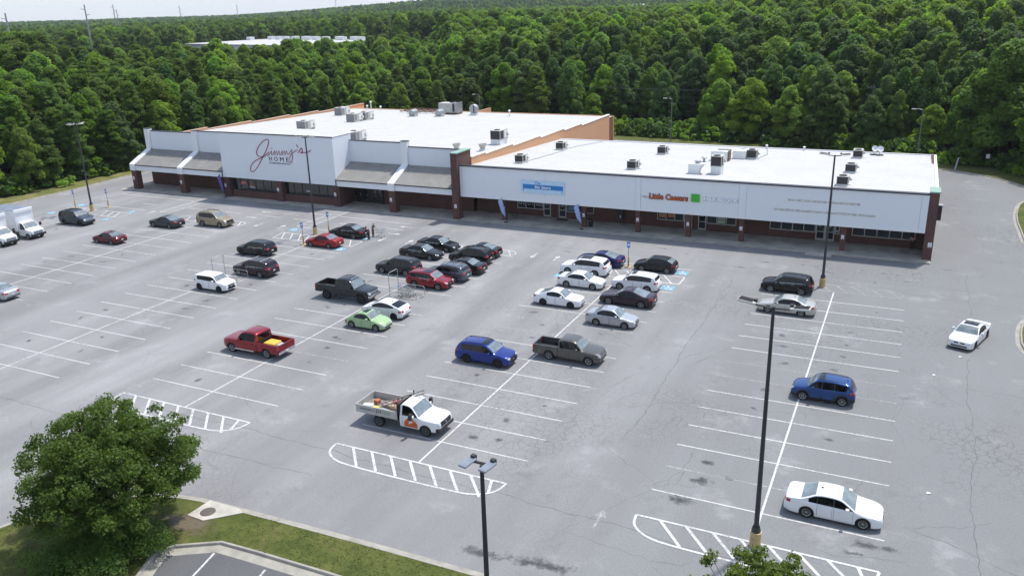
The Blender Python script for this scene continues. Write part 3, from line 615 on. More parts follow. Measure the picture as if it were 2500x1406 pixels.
ST = {'J': [(-82.75, 7.17), (-83.29, 6.73), (-83.8, 6.47), (-84.58, 6.44), (-84.92, 6.56), (-85.04, 6.88), (-84.91, 7.34), (-84.52, 7.87), (-83.96, 8.39), (-83.37, 8.81), (-82.81, 8.98), (-82.53, 8.93), (-82.5, 8.68), (-82.71, 8.18), (-83.11, 7.47), (-83.56, 6.9), (-84.0, 6.33), (-84.45, 5.75), (-85.05, 5.02), (-85.69, 4.42), (-86.16, 4.13), (-86.46, 4.16), (-86.6, 4.42), (-86.41, 4.99), (-86.0, 5.43), (-85.39, 5.84), (-84.63, 6.13), (-84.06, 6.32), (-83.48, 6.63), (-83.02, 6.95)],
      'immy': [(-83.01, 6.63), (-82.55, 6.95), (-82.2, 7.42), (-82.26, 6.85), (-82.05, 6.8), (-81.66, 7.45), (-81.68, 6.78), (-81.3, 7.45), (-81.2, 6.8), (-80.85, 7.47), (-80.75, 6.85), (-80.55, 6.88), (-80.25, 7.5), (-80.25, 6.84), (-79.88, 7.5), (-79.8, 6.9), (-79.48, 7.52), (-79.38, 7.0), (-79.1, 7.05), (-78.52, 7.75), (-78.53, 7.19), (-78.53, 6.51), (-78.77, 5.91), (-78.93, 5.79), (-79.07, 6.03), (-79.04, 6.49), (-78.86, 6.9), (-78.47, 7.24), (-77.97, 7.53), (-77.52, 7.75)],
      's': [(-77.46, 7.33), (-77.04, 7.75), (-76.8, 8.08), (-76.66, 7.82), (-76.63, 7.46), (-76.85, 7.29), (-77.08, 7.44), (-76.53, 7.38), (-76.08, 7.4), (-75.61, 7.53), (-75.19, 7.77)], 'a': [(-77.59, 8.47), (-77.36, 8.08)], 'd': [(-82.16, 7.75), (-82.04, 7.71)]}
for k, pts in ST.items():
    pts = smooth_line(pts, 2) if len(pts) > 4 and k != 'immy' else pts
    MB().tube([(x+81, -.06, z-6.6) for x, z in pts], .05 if k != 'immy' else .038, 6).build('script_letter', M['script'], sg)
for ch, xx, lw in zip('HOME', (-82.58, -81.6, -80.52, -79.5), (.5, .64, .66, .46)):
    link('letter', text_mesh(ch, lw, .62, M['ink'], .04, 0), sg, (xx+81, -.0, 5.92-6.6))
link('small_lettering', text_mesh('FURNISHINGS', 3.7, .24, M['ink'], .03, 0), sg, (0, 0, 5.51-6.6))
sg = thing('blue_shop_sign', 'pale board with wide blue band and white lettering on shop row fascia', 'sign', (-40.2, 91.455, 4.8))
MB().box(-2.9, 2.9, -.05, 0, -.72, .86).build('board', M['pbl'], sg); MB().box(-2.63, 2.72, -.06, -.0505, -.2, .36).build('blue_band', M['bin'], sg)
link('lettering', text_mesh('The', .8, .3, M['bin'], .015, .015), sg, (-.66, -.05, .44)); link('lettering', text_mesh('Bin Store', 2.08, .34, M['hr'], .015, .015), sg, (.06, -.06, -.1))
for x in (-2.55, 2.6):
    MB().box(x-.07, x+.0, -.06, -.0505, -.5, -.24).add([(x+.04, -.055, -.26), (x+.12, -.055, -.26), (x+.12, -.055, -.36), (x+.04, -.055, -.36)], [(3, 2, 1, 0)]).build('corner_mark', M['bin'], sg)
sg = thing('orange_pizza_sign', 'orange lettering with dark outline on shop row fascia beside green square', 'sign', (-24.5, 91.5, 4.42))
link('letter_outline', text_mesh('Little Caesars', 4.52, .72, M['lcbk'], .08, .045), sg, (0, 0, 0)); link('lettering', text_mesh('Little Caesars', 4.32, .6, M['lcor'], .03, .012), sg, (0, -.08, .06))
sg = thing('green_square_sign', 'bright green square with pale silver lettering on shop row fascia', 'sign', (-21.4, 91.5, 4.9))
MB().box(-.47, .47, -.16, 0, -.45, .45).build('green_square', M['grn'], sg)
link('lettering', text_mesh('H&R BLOCK', 3.8, .42, M['hr'], .1, .03), sg, (2.86, 0, -.22))
MB().box(.92, 4.8, -.05, 0, -.26, .22).build('letter_shadow', pm('blue_grey_letter_shadow', (.5, .55, .63), .6), sg)  # added blue-grey board, painted as the shadow around the pale letters
# ---------------------------------------------------------------- rooftop equipment
M['ac'] = pm('weathered_beige_casing', (.46, .45, .42), .6, .1, var=.15, scale=1.5); M['acw'] = pm('white_painted_duct', (.72, .74, .74), .6, var=.08); M['coil'] = pm('dark_condenser_coil', (.045, .045, .048), .7, .2, var=.3, scale=12); M['louv'] = pm('grey_louvre', (.24, .25, .26), .6, .2, var=.2, scale=6); M['rusty'] = pm('rusty_steel_frame', (.16, .09, .06), .8, var=.3)
def rooftop_ac(x, y, z, sx, sy, sz, label, base=.18, basemat='acw', long=False):
    cl = M['louv'] if long else M['coil']
    t = thing('rooftop_air_conditioner', label, 'air conditioner', (x, y, z), 0, 'rooftop air conditioners')
    MB().box(-sx/2+.05, sx/2-.05, -sy/2+.05, sy/2-.05, -.1, base).build('curb', M[basemat], t)
    c = MB().box(-sx/2, sx/2, -sy/2, sy/2, base, base+sz).build('casing', M['ac'], t); bevel_mesh(c.data, .03, 1)
    z0, z1 = base+.12, base+sz-.1
    m = MB(); n = 9
    for i in range(n):
        a = z0+(z1-z0)*i/n; m.box(-sx/2+.08, sx/2-.08, -sy/2-.02, -sy/2-.004, a, a+(z1-z0)/n*.72)
    MB().box(-sx/2+.06, sx/2-.06, -sy/2-.006, -sy/2+.01, z0-.02, z1+.02).build('coil_face', cl, t)
    m.build('coil_guard', cl, t)
    MB().box(sx/2-.01, sx/2+.006, -sy/2+.1, -sy/2+sy*(.3 if long else .45), z0, z1).build('side_grille', cl, t)
    for k, xo in enumerate(([-sx*.2, sx*.22] if False else [0])):
        MB().lathe([(0, base+sz+.02), (.36*min(1, sx/1.2), base+sz+.02), (.38*min(1, sx/1.2), base+sz+.07), (.42*min(1, sx/1.2), base+sz+.07), (.44*min(1, sx/1.2), base+sz)], 20, c=(xo, -sy*.22, 0)).build('fan_shroud', M['coil'], t)
    MB().box(sx/2+.004, sx/2+.02, sy*.05, sy/2-.1, base+.15, base+sz-.15).build('access_panel', M['acw'], t)
    MB().add([(sx/2, sy/2-.5, base+sz*.75), (sx/2, sy/2-.1, base+sz*.75), (sx/2+.35, sy/2-.1, base+sz*.35), (sx/2+.35, sy/2-.5, base+sz*.35), (sx/2, sy/2-.5, base+sz*.3), (sx/2, sy/2-.1, base+sz*.3)], [(0, 3, 2, 1), (0, 4, 3), (1, 2, 5), (3, 4, 5, 2)]).build('intake_hood', M['ac'], t)
    return t
for x, y, lb in ((-46.3, 98.6, 'dark coiled air conditioner on shop row roof, nearest the terracotta wall and front edge'), (-46.5, 113, 'dark coiled air conditioner on shop row roof, farther back by the terracotta wall'), (-31, 98.7, 'air conditioner on shop row roof near the front, second from terracotta wall'), (-31.4, 113.5, 'air conditioner on shop row roof near the back, second from terracotta wall'), (-6.4, 95.9, 'frontmost of three air conditioners lined up behind the tall lamp post'), (-6.3, 105.6, 'middle one of three air conditioners lined up behind the tall lamp post'), (-6.4, 119, 'rearmost of three air conditioners lined up near the two satellite dishes')):
    rooftop_ac(x, y, roofz(y), 1.2, 1.7, .95, lb)
rooftop_ac(-20.7, 98.9, roofz(98.9), 1.3, 1.6, 1.25, 'air conditioner raised on tall white curb beside the white exhaust hood', .95)
rooftop_ac(-19.1, 113, roofz(113), 1.3, 1.3, 1.1, 'air conditioner attached to a white box duct near the back of shop row roof', .18)
for x, y, lb in ((-95, 115, 'large beige air conditioner alone on store roof behind the script sign'), (-104.8, 138.5, 'large beige air conditioner at far left of the store roof'), (-94.6, 128.6, 'front one of two touching beige air conditioners on store roof'), (-94.6, 132.2, 'rear one of two touching beige air conditioners on store roof'), (-77.2, 105, 'large beige air conditioner half hidden behind the sign block parapet')):
    rooftop_ac(x, y, jz(y), 1.9, 2.7, 1.4, lb, .15, 'ac', True)
rooftop_ac(-54.6, 108.8, jz(108.8), 1.6, 2.6, 1.35, 'air conditioner on pale curb beside the terracotta parapet', .75)
def thing_m(name, label, cat, loc, parts, group=None):
    t = thing(name, label, cat, loc, 0, group)
    for nm, mb, mt in parts: mb.build(nm, M[mt], t)
    return t
y = 98.1; h = MB().box(-.75, .55, -.6, .6, 0, 1.25); hd = MB().add([(.55, -.55, 1.25), (.55, .55, 1.25), (1.15, .55, 1.3), (1.15, -.55, 1.3), (.55, .55, .55), (.55, -.55, .55)], [(0, 3, 2, 1), (0, 5, 3), (1, 2, 4)]); gr = MB().add([(1.15, -.55, 1.3), (1.15, .55, 1.3), (.55, .55, .55), (.55, -.55, .55)], [(0, 1, 2, 3)])
thing_m('exhaust_hood', 'white kitchen exhaust box with slanted dark intake on shop row roof', 'vent', (-23.1, y, roofz(y)-.05), [('casing', h, 'acw'), ('hood', hd, 'acw'), ('intake_grille', gr, 'rusty'), ('fan_cap', MB().lathe([(0, 1.6), (.4, 1.55), (.42, 1.45), (.25, 1.4), (.25, 1.25)], 14, c=(.2, .2, 0)), 'galv')])
y = 110; thing_m('duct_box', 'long white duct box with rusty end on shop row roof', 'duct', (-22.6, y, roofz(y)-.05), [('casing', MB().box(-1.2, 1.0, -.7, .7, .1, 1.35), 'acw'), ('end_grille', MB().box(1.0, 1.15, -.75, .75, .1, 1.4), 'rusty'), ('top_frame', MB().box(-.5, 1.2, .2, .75, 1.36, 1.5), 'galv')])
y = 112.6; thing_m('duct_box', 'plain white duct box joined to air conditioner at back of shop row', 'duct', (-20.75, y, roofz(y)-.05), [('casing', MB().box(-.7, .95, -.6, .6, .0, 1.15), 'acw'), ('flange', MB().box(-.74, -.66, -.64, .64, .0, 1.2), 'acw')])
y = 107.8; thing_m('exhaust_stack', 'small galvanised exhaust stack on shop row roof behind the white hood', 'vent', (-24.3, y, roofz(y)), [('pipe', MB().tube([(0, 0, -.05), (0, 0, .5)], .16, 10), 'galv'), ('rain_cap', MB().lathe([(0, .72), (.4, .6), (.4, .52), (.15, .5)], 14), 'galv')])
for x, y, lb in ((-57, 100.3, 'pale upblast roof fan bowl left of the brick pier'), (-53.4, 101.2, 'pale upblast roof fan bowl right beside terracotta parapet')):
    thing_m('roof_fan', lb, 'vent', (x, y, jz(y)), [('curb', MB().box(-.35, .35, -.35, .35, -.05, .3), 'acw'), ('bowl', MB().lathe([(.3, .3), (.42, .6), (.62, .95), (.6, .98), (.5, .8), (0, .75)], 18), 'ac')])
for x, y, lb in ((-89.3, 140.7, 'grey gooseneck vent left of the big rooftop chiller'), (-84.2, 142.2, 'grey gooseneck vent in front of the big rooftop chiller')):
    thing_m('gooseneck_vent', lb, 'vent', (x, y, jz(y)), [('curb', MB().box(-.7, .7, -.5, .5, -.05, .45), 'acw'), ('hood', MB().lathe([(0, -.9), (.55, -.9), (.6, -.8), (.6, .8), (.55, .9), (0, .9)], 12, 'y', (0, 0, .75)), 'galv'), ('lip', MB().box(-.95, .95, -.85, .85, .45, .55), 'galv')])
y = 147; thing_m('rooftop_chiller', 'big pale rooftop chiller with fans on steel frame at the roof back', 'air conditioner', (-84.5, y, jz(y)), [('steel_frame', MB().box(-2.2, 2.2, -1.1, 1.1, .1, .35), 'rusty'), ('casing', MB().box(-2.1, 1.0, -1.1, 1.1, .36, 2.2), 'ac'), ('coil_section', MB().box(1.02, 2.2, -1.05, 1.05, .36, 2.3), 'galv'), ('coil_face', MB().box(1.1, 1.5, -1.08, -1.04, .6, 2.1), 'coil'), ('fan', MB().lathe([(0, 2.32), (.45, 2.32), (.5, 2.5), (.45, 2.5)], 14, c=(1.6, .4, 0)), 'coil'), ('fan', MB().lathe([(0, 2.22), (.45, 2.22), (.5, 2.4), (.45, 2.4)], 14, c=(.3, .3, 0)), 'coil')])
y = 146.2; thing_m('exhaust_fan', 'round grey exhaust fan housing at the back of store roof', 'vent', (-78.7, y, jz(y)), [('curb', MB().box(-.7, .7, -.5, .5, -.05, .4), 'acw'), ('housing', MB().lathe([(0, -.45), (.85, -.45), (.9, -.35), (.9, .35), (.85, .45), (0, .45)], 20, 'y', (0, 0, 1.2)), 'galv'), ('blade_slot', MB().box(.05, .3, -.47, -.44, .45, 1.9), 'coil')])
t = thing('steel_rack', 'rusty open steel grid lying near the back of the store roof', 'frame', (-91.5, 148, jz(148)))
for i in range(6): MB().box(-4+i*1.5, -3.88+i*1.5, -2.4, 2.4, .3, .42).build('crossbar', M['rusty'], t)
for yy in (-2.4, -.8, .8, 2.3): MB().box(-4.2, 4.2, yy, yy+.14, .42, .56).build('rail', M['rusty'], t)
for x, y, lb, hh in ((-105.8, 150, 'thin tall white vent pipe at back left of store roof', 1.6), (-103, 149.5, 'short white capped vent pipe at back left of store roof', .7), (-107, 150.3, 'round white turbine vent at the far left of store roof', .7), (-70.9, 146, 'thin white vent pipe at middle back of store roof', 1.0)):
    thing_m('vent_pipe', lb, 'vent', (x, y, jz(y)), [('pipe', MB().tube([(0, 0, -.05), (0, 0, hh)], .1, 8), 'acw'), ('cap', MB().lathe([(0, hh+.28), (.26, hh+.1), (.22, hh-.1), (.1, hh-.12)], 10), 'acw')])
for x, y, lb in ((-19, 124.0, 'small white vent pipe on back edge of shop row roof'), (-13.8, 123.8, 'tiny white vent cap on back edge of shop row roof')):
    thing_m('vent_pipe', lb, 'vent', (x, y, roofz(y)), [('pipe', MB().tube([(0, 0, -.05), (0, 0, .45)], .09, 8), 'acw'), ('cap', MB().lathe([(0, .66), (.2, .55), (.16, .4), (.09, .38)], 10), 'acw')])
for k, (x, y) in enumerate(((-4.6, 122.6), (-3.9, 122.4))):
    t = thing('satellite_dish', ('left' if k == 0 else 'right')+' one of two white satellite dishes on the shop row roof', 'satellite dish', (x, y, roofz(y)), R(200), 'satellite dishes')
    MB().box(-.45, .45, -.4, .4, 0, .12).build('base', M['coil'], t); MB().tube([(0, 0, .1), (0, 0, .7)], .04, 6).build('mast', M['galv'], t)
    d = MB().lathe([(0, 0), (.18, .02), (.36, .09), (.42, .14), (.36, .1), (0, .02)], 18).build('dish', M['acw'], t, (0, .1, .85)); d.rotation_euler = (R(-60), 0, 0)
    MB().tube([(0, 0, .75), (0, .55, .85)], .02, 5).build('feed_arm', M['galv'], t)
# thin conduits lying on the shop row membrane
m = MB()
for pts in ([(-46, 100, 0), (-45.5, 112, 0)], [(-46, 114, 0), (-44, 124, 0)], [(-18.4, 113.5, 0), (-17.9, 118, 0), (-18.9, 124, 0)], [(-23, 111, 0), (-22, 124, 0)]):
    m.tube([(a, b, roofz(b)+.06) for a, b, c in pts], .04, 5)
m.v = [(p[0]+24.5, p[1]-93.5, p[2]) for p in m.v]; m.build('roof_conduit', M['galv'], B.o)
# ---------------------------------------------------------------- vehicles
def pchip(xs_, zs_):
    xs_ = np.array(xs_, float); zs_ = np.array(zs_, float); h = np.diff(xs_); d = np.diff(zs_)/h; mm = np.zeros(len(xs_))
    for i in range(1, len(xs_)-1):
        if d[i-1]*d[i] > 0: w1 = 2*h[i]+h[i-1]; w2 = h[i]+2*h[i-1]; mm[i] = (w1+w2)/(w1/d[i-1]+w2/d[i])
    mm[0] = d[0]; mm[-1] = d[-1]
    def f(s):
        s = min(max(s, xs_[0]), xs_[-1]); i = min(np.searchsorted(xs_, s, 'right')-1, len(h)-1); t = (s-xs_[i])/h[i]
        return (1+2*t)*(1-t)**2*zs_[i]+t*(1-t)**2*h[i]*mm[i]+t*t*(3-2*t)*zs_[i+1]+t*t*(t-1)*h[i]*mm[i+1]
    return f
BASE = {
 'sedan': dict(L=4.75, W=1.82, H=1.45, wb=2.73, fo=.92, wr=.325, gc=.19, belt=(.86, .98), cowl=.265, rf=.43, rr=.665, dk=.84, tum=.36, crown=.05,
   prof=[(0, .56), (.012, .66), (.045, .735), (.12, .82), (.2, .885), (.265, .94), (.35, 1.2), (.43, 1.4), (.5, 1.445), (.58, 1.45), (.665, 1.41), (.75, 1.24), (.84, 1.08), (.9, 1.06), (.955, 1.03), (.985, .93), (1, .78)], win=[(.29, .485), (.5, .655), (.665, .745)], rear='top'),
 'suv': dict(L=4.65, W=1.86, H=1.68, wb=2.69, fo=.92, wr=.355, gc=.24, belt=(.98, 1.1), cowl=.25, rf=.40, rr=.9, dk=.965, tum=.26, crown=.06,
   prof=[(0, .68), (.012, .82), (.04, .92), (.12, 1.0), (.2, 1.05), (.25, 1.1), (.33, 1.4), (.40, 1.6), (.48, 1.67), (.6, 1.68), (.78, 1.64), (.9, 1.56), (.935, 1.4), (.965, 1.16), (.985, 1.02), (1, .8)], win=[(.285, .475), (.49, .67), (.685, .86)], rear='back'),
 'hatch': dict(L=4.3, W=1.78, H=1.46, wb=2.64, fo=.88, wr=.325, gc=.19, belt=(.88, 1.03), cowl=.25, rf=.42, rr=.82, dk=.95, tum=.34, crown=.05,
   prof=[(0, .58), (.012, .68), (.05, .77), (.13, .86), (.2, .92), (.25, .97), (.34, 1.24), (.42, 1.41), (.5, 1.455), (.6, 1.455), (.74, 1.41), (.82, 1.36), (.89, 1.2), (.95, 1.04), (.98, .93), (1, .76)], win=[(.28, .49), (.505, .69), (.7, .79)], rear='top'),
 'box_hatch': dict(L=4.2, W=1.8, H=1.61, wb=2.6, fo=.84, wr=.33, gc=.2, belt=(.98, 1.1), cowl=.25, rf=.385, rr=.945, dk=.975, tum=.2, crown=.05,
   prof=[(0, .64), (.012, .78), (.05, .9), (.13, .99), (.2, 1.04), (.25, 1.09), (.32, 1.37), (.385, 1.54), (.46, 1.6), (.6, 1.61), (.8, 1.59), (.945, 1.53), (.962, 1.35), (.975, 1.1), (.99, .95), (1, .75)], win=[(.285, .49), (.505, .7), (.71, .86)], rear='back'),
 'beetle': dict(L=4.1, W=1.74, H=1.5, wb=2.51, fo=.78, wr=.325, gc=.2, belt=(.9, .98), cowl=.285, rf=.44, rr=.66, dk=.9, tum=.42, crown=.09,
   prof=[(0, .5), (.012, .6), (.04, .7), (.1, .83), (.2, .95), (.285, 1.01), (.36, 1.27), (.44, 1.44), (.5, 1.495), (.56, 1.5), (.66, 1.42), (.77, 1.2), (.88, .96), (.95, .8), (.985, .66), (1, .55)], win=[(.31, .53), (.545, .72)], rear='top'),
 'wedge': dict(L=4.46, W=1.75, H=1.49, wb=2.7, fo=.9, wr=.32, gc=.18, belt=(.88, 1.06), cowl=.2, rf=.45, rr=.72, dk=.93, tum=.34, crown=.05,
   prof=[(0, .58), (.012, .68), (.05, .79), (.12, .89), (.2, .98), (.32, 1.26), (.45, 1.46), (.52, 1.49), (.6, 1.475), (.72, 1.38), (.84, 1.24), (.93, 1.12), (.965, 1.0), (1, .74)], win=[(.25, .49), (.505, .69), (.7, .8)], rear='top'),
 'fast': dict(L=5.0, W=1.9, H=1.44, wb=2.98, fo=.95, wr=.35, gc=.18, belt=(.88, .99), cowl=.285, rf=.45, rr=.62, dk=.88, tum=.42, crown=.05,
   prof=[(0, .58), (.012, .7), (.04, .78), (.12, .85), (.2, .9), (.285, .95), (.37, 1.22), (.45, 1.39), (.52, 1.435), (.57, 1.44), (.64, 1.4), (.76, 1.22), (.88, 1.06), (.94, 1.05), (.975, 1.0), (1, .75)], win=[(.31, .5), (.515, .69)], rear='top'),
 'pickup': dict(L=5.75, W=2.0, H=1.93, wb=3.6, fo=.98, wr=.405, gc=.36, belt=(1.18, 1.2), cowl=.255, rf=.36, rr=.60, dk=.61, tum=.24, crown=.05, cab=.615,
   prof=[(0, .85), (.008, 1.0), (.03, 1.1), (.1, 1.16), (.2, 1.2), (.255, 1.24), (.31, 1.55), (.36, 1.83), (.42, 1.92), (.5, 1.93), (.58, 1.9), (.605, 1.84), (.615, 1.78)], win=[(.285, .435), (.45, .585)], rear='back'),
 'van_cab': dict(L=7.6, W=2.02, H=2.05, wb=4.0, fo=.78, wr=.38, gc=.38, belt=(1.2, 1.28), cowl=.13, rf=.21, rr=.29, dk=.3, tum=.16, crown=.06, cab=.30,
   prof=[(0, .8), (.006, .98), (.02, 1.1), (.07, 1.2), (.13, 1.32), (.17, 1.7), (.21, 2.0), (.245, 2.05), (.29, 2.05), (.30, 2.03)], win=[(.15, .265)], rear=None),
}
def wheel_mesh(wr, w, style, rimmat):
    key = (round(wr, 3), style, rimmat)
    if key in _cache: return _cache[key]
    rr = wr*.66
    t = MB().lathe([(rr, -w/2+.01), (wr*.93, -w/2), (wr*.985, -w/2+.03), (wr, -w/2+.06), (wr, w/2-.06), (wr*.985, w/2-.03), (wr*.93, w/2), (rr, w/2-.01), (rr*.96, w/2-.04), (rr*.96, -w/2+.04), (rr, -w/2+.01)], 28, 'y')
    tm = mesh_from('wheel', t.v, t.f, M['rubber'], smooth=True, sharp=50)
    r = MB(); r.m = 0
    r.lathe([(rr*1.0, w/2-.012), (rr*.9, w/2-.02), (rr*.88, w/2-.05)], 28, 'y')
    n = {'five': 5, 'ten': 10, 'steel': 8, 'six': 6}[style]; hw = {'five': .2, 'ten': .1, 'steel': .24, 'six': .17}[style]
    for i in range(n):
        a = 2*PI*i/n; vv = []
        for rad, ww, yy in ((rr*.14, hw*.55, w/2-.03), (rr*.93, hw*.5*(1.0 if style != 'five' else .8), w/2-.02)):
            for sg_ in (-1, 1):
                da = sg_*ww*rr/rad*.5 if rad > rr*.3 else sg_*.35*2*PI/n*.9
                vv.append((rad*math.cos(a+da), yy, rad*math.sin(a+da)))
        vv += [(p[0], p[1]-.03, p[2]) for p in vv]
        r.add(vv, [(0, 2, 3, 1), (0, 4, 6, 2), (1, 3, 7, 5), (2, 6, 7, 3)])
    r.lathe([(0, w/2-.008), (rr*.17, w/2-.012), (rr*.19, w/2-.04)], 14, 'y')
    r.m = 1; r.lathe([(rr*.95, w/2-.075), (0, w/2-.075)], 28, 'y')
    rm = mesh_from('rim', r.v, r.f, [M[rimmat], M['black']], r.mi)
    _cache[key] = (tm, rm); return tm, rm
def add_wheels(t, axles, track, wr, w, style, rimmat, dual=False):
    tm, rm = wheel_mesh(wr, w, style, rimmat)
    for x in axles:
        for sd in (1, -1):
            o = link('wheel', tm, t, (x, sd*track/2, wr), 0 if sd > 0 else PI); link('rim', rm, o)
class Shell:
    def __init__(s, sp):
        s.sp = sp; L = sp['L']; s.X0 = sp['fo']+sp['wb']/2; s.Lb = sp.get('cab', 1)*L
        s.top = pchip([a*L for a, _ in sp['prof']], [z for _, z in sp['prof']]); s.hw = sp['W']/2
    def plan(s, x):
        L = s.sp['L']; df, dr = .75, .6; k = 1.
        if x < df: k -= s.sp.get('kf', .22)*((df-x)/df)**2.6
        e = L-x
        if e < dr and 'cab' not in s.sp: k -= .16*((dr-e)/dr)**2.6
        return s.hw*k
    def belt(s, x):
        a, b = s.sp['belt']; return min(a+(b-a)*x/s.sp['L'], s.top(x)-s.sp['crown']*.9-.03)
    def edge(s, x): return s.top(x)-s.sp['crown']
    def bot(s, x):
        sp = s.sp; z = sp['gc']
        if x < .5: z += .07*((.5-x)/.5)**2
        e = sp['L']-x
        if e < .7: z += .12*((.7-e)/.7)**2
        for c in (sp['fo'], sp['fo']+sp['wb']):
            r = sp['wr']+sp.get('gap', .055)
            if abs(x-c) < r: z = max(z, sp['wr']*.92+math.sqrt(r*r-(x-c)**2))
        return z
    def ring(s, x):
        w = s.plan(x); zb = s.bot(x); zs = s.belt(x); zb = min(zb, zs-.06); ze = s.edge(x); zt = s.top(x); tu = s.sp['tum']; h = max(ze-zs, .012)
        wg = .945*w; we = max(wg-tu*h, .3*w)
        L_ = lambda a: zb+(zs-zb)*a
        return [(0, zb), (.8*w, zb), (.962*w, zb), (.985*w, zb+min(.05, (zs-zb)*.2)), (.998*w, L_(.4)), (1.0*w, L_(.62)), (.992*w, L_(.82)), (.968*w, L_(.95)), (wg, zs), (wg-(wg-we)*.5, zs+h*.52), (we+.012, ze-.02*min(1, h*3)), (we-.05, ze+(zt-ze)*.42), (we*.62, ze+(zt-ze)*.8), (0, zt)]
    def build(s, mats, clad):
        L = s.sp['L']; xs_ = list(np.linspace(0, s.Lb, 64))
        for c in (s.sp['fo'], s.sp['fo']+s.sp['wb']):
            r = s.sp['wr']+s.sp.get('gap', .055); xs_ += [c+r*math.cos(a) for a in np.linspace(0, PI, 15)]+[c-r-.004, c+r+.004]
        xs_ += [.015, .04, .08, s.Lb-.015, s.Lb-.04, s.Lb-.08]
        xs_ = sorted({round(x, 4) for x in xs_ if 0 <= x <= s.Lb}); n = len(xs_); V = []; Fc = []; mi = []
        for x in xs_:
            rg = s.ring(x); V += [(s.X0-x, y, z) for y, z in rg]+[(s.X0-x, -y, z) for y, z in rg[-2:0:-1]]
        k = 26
        for i in range(n-1):
            for j in range(k):
                j2 = (j+1) % k; Fc.append((i*k+j, i*k+j2, (i+1)*k+j2, (i+1)*k+j))
                jj = j if j < 13 else 25-j
                mi.append(1 if jj < 2 or (clad and jj < 3) or (clad > 1 and jj < 4) else 0)
        Fc.append(tuple(range(k))[::-1]); mi.append(0); Fc.append(tuple(range((n-1)*k, n*k))); mi.append(0)
        s.bvh = BVHTree.FromPolygons([Vector(v) for v in V], Fc)
        return mesh_from('body', V, Fc, mats, mi, True, 32)
    def patch(s, fn, nu, nv, off=.006, skirt=.02):
        V = []; N = []
        for i in range(nu+1):
            for j in range(nv+1):
                o, d = fn(i/nu, j/nv); h = s.bvh.ray_cast(Vector(o), Vector(d))
                if h[0] is None: h = s.bvh.find_nearest(Vector(o)+Vector(d)*2.0)
                nn = h[1] if h[1].dot(Vector(d)) < 0 else -h[1]
                V.append(h[0]+nn*off); N.append(nn)
        Fc = [(i*(nv+1)+j, (i+1)*(nv+1)+j, (i+1)*(nv+1)+j+1, i*(nv+1)+j+1) for i in range(nu) for j in range(nv)]
        bd = [i*(nv+1) for i in range(nu+1)]+[nu*(nv+1)+j for j in range(1, nv+1)]+[i*(nv+1)+nv for i in range(nu-1, -1, -1)]+[j for j in range(nv-1, 0, -1)]
        b0 = len(V); V += [V[i]-N[i]*skirt for i in bd]; m_ = len(bd)
        Fc += [(bd[q], bd[(q+1) % m_], b0+(q+1) % m_, b0+q) for q in range(m_)]
        mb = MB(); mb.v = [tuple(v) for v in V]; mb.f = [list(f) for f in Fc]; mb.mi = [0]*len(Fc); return mb
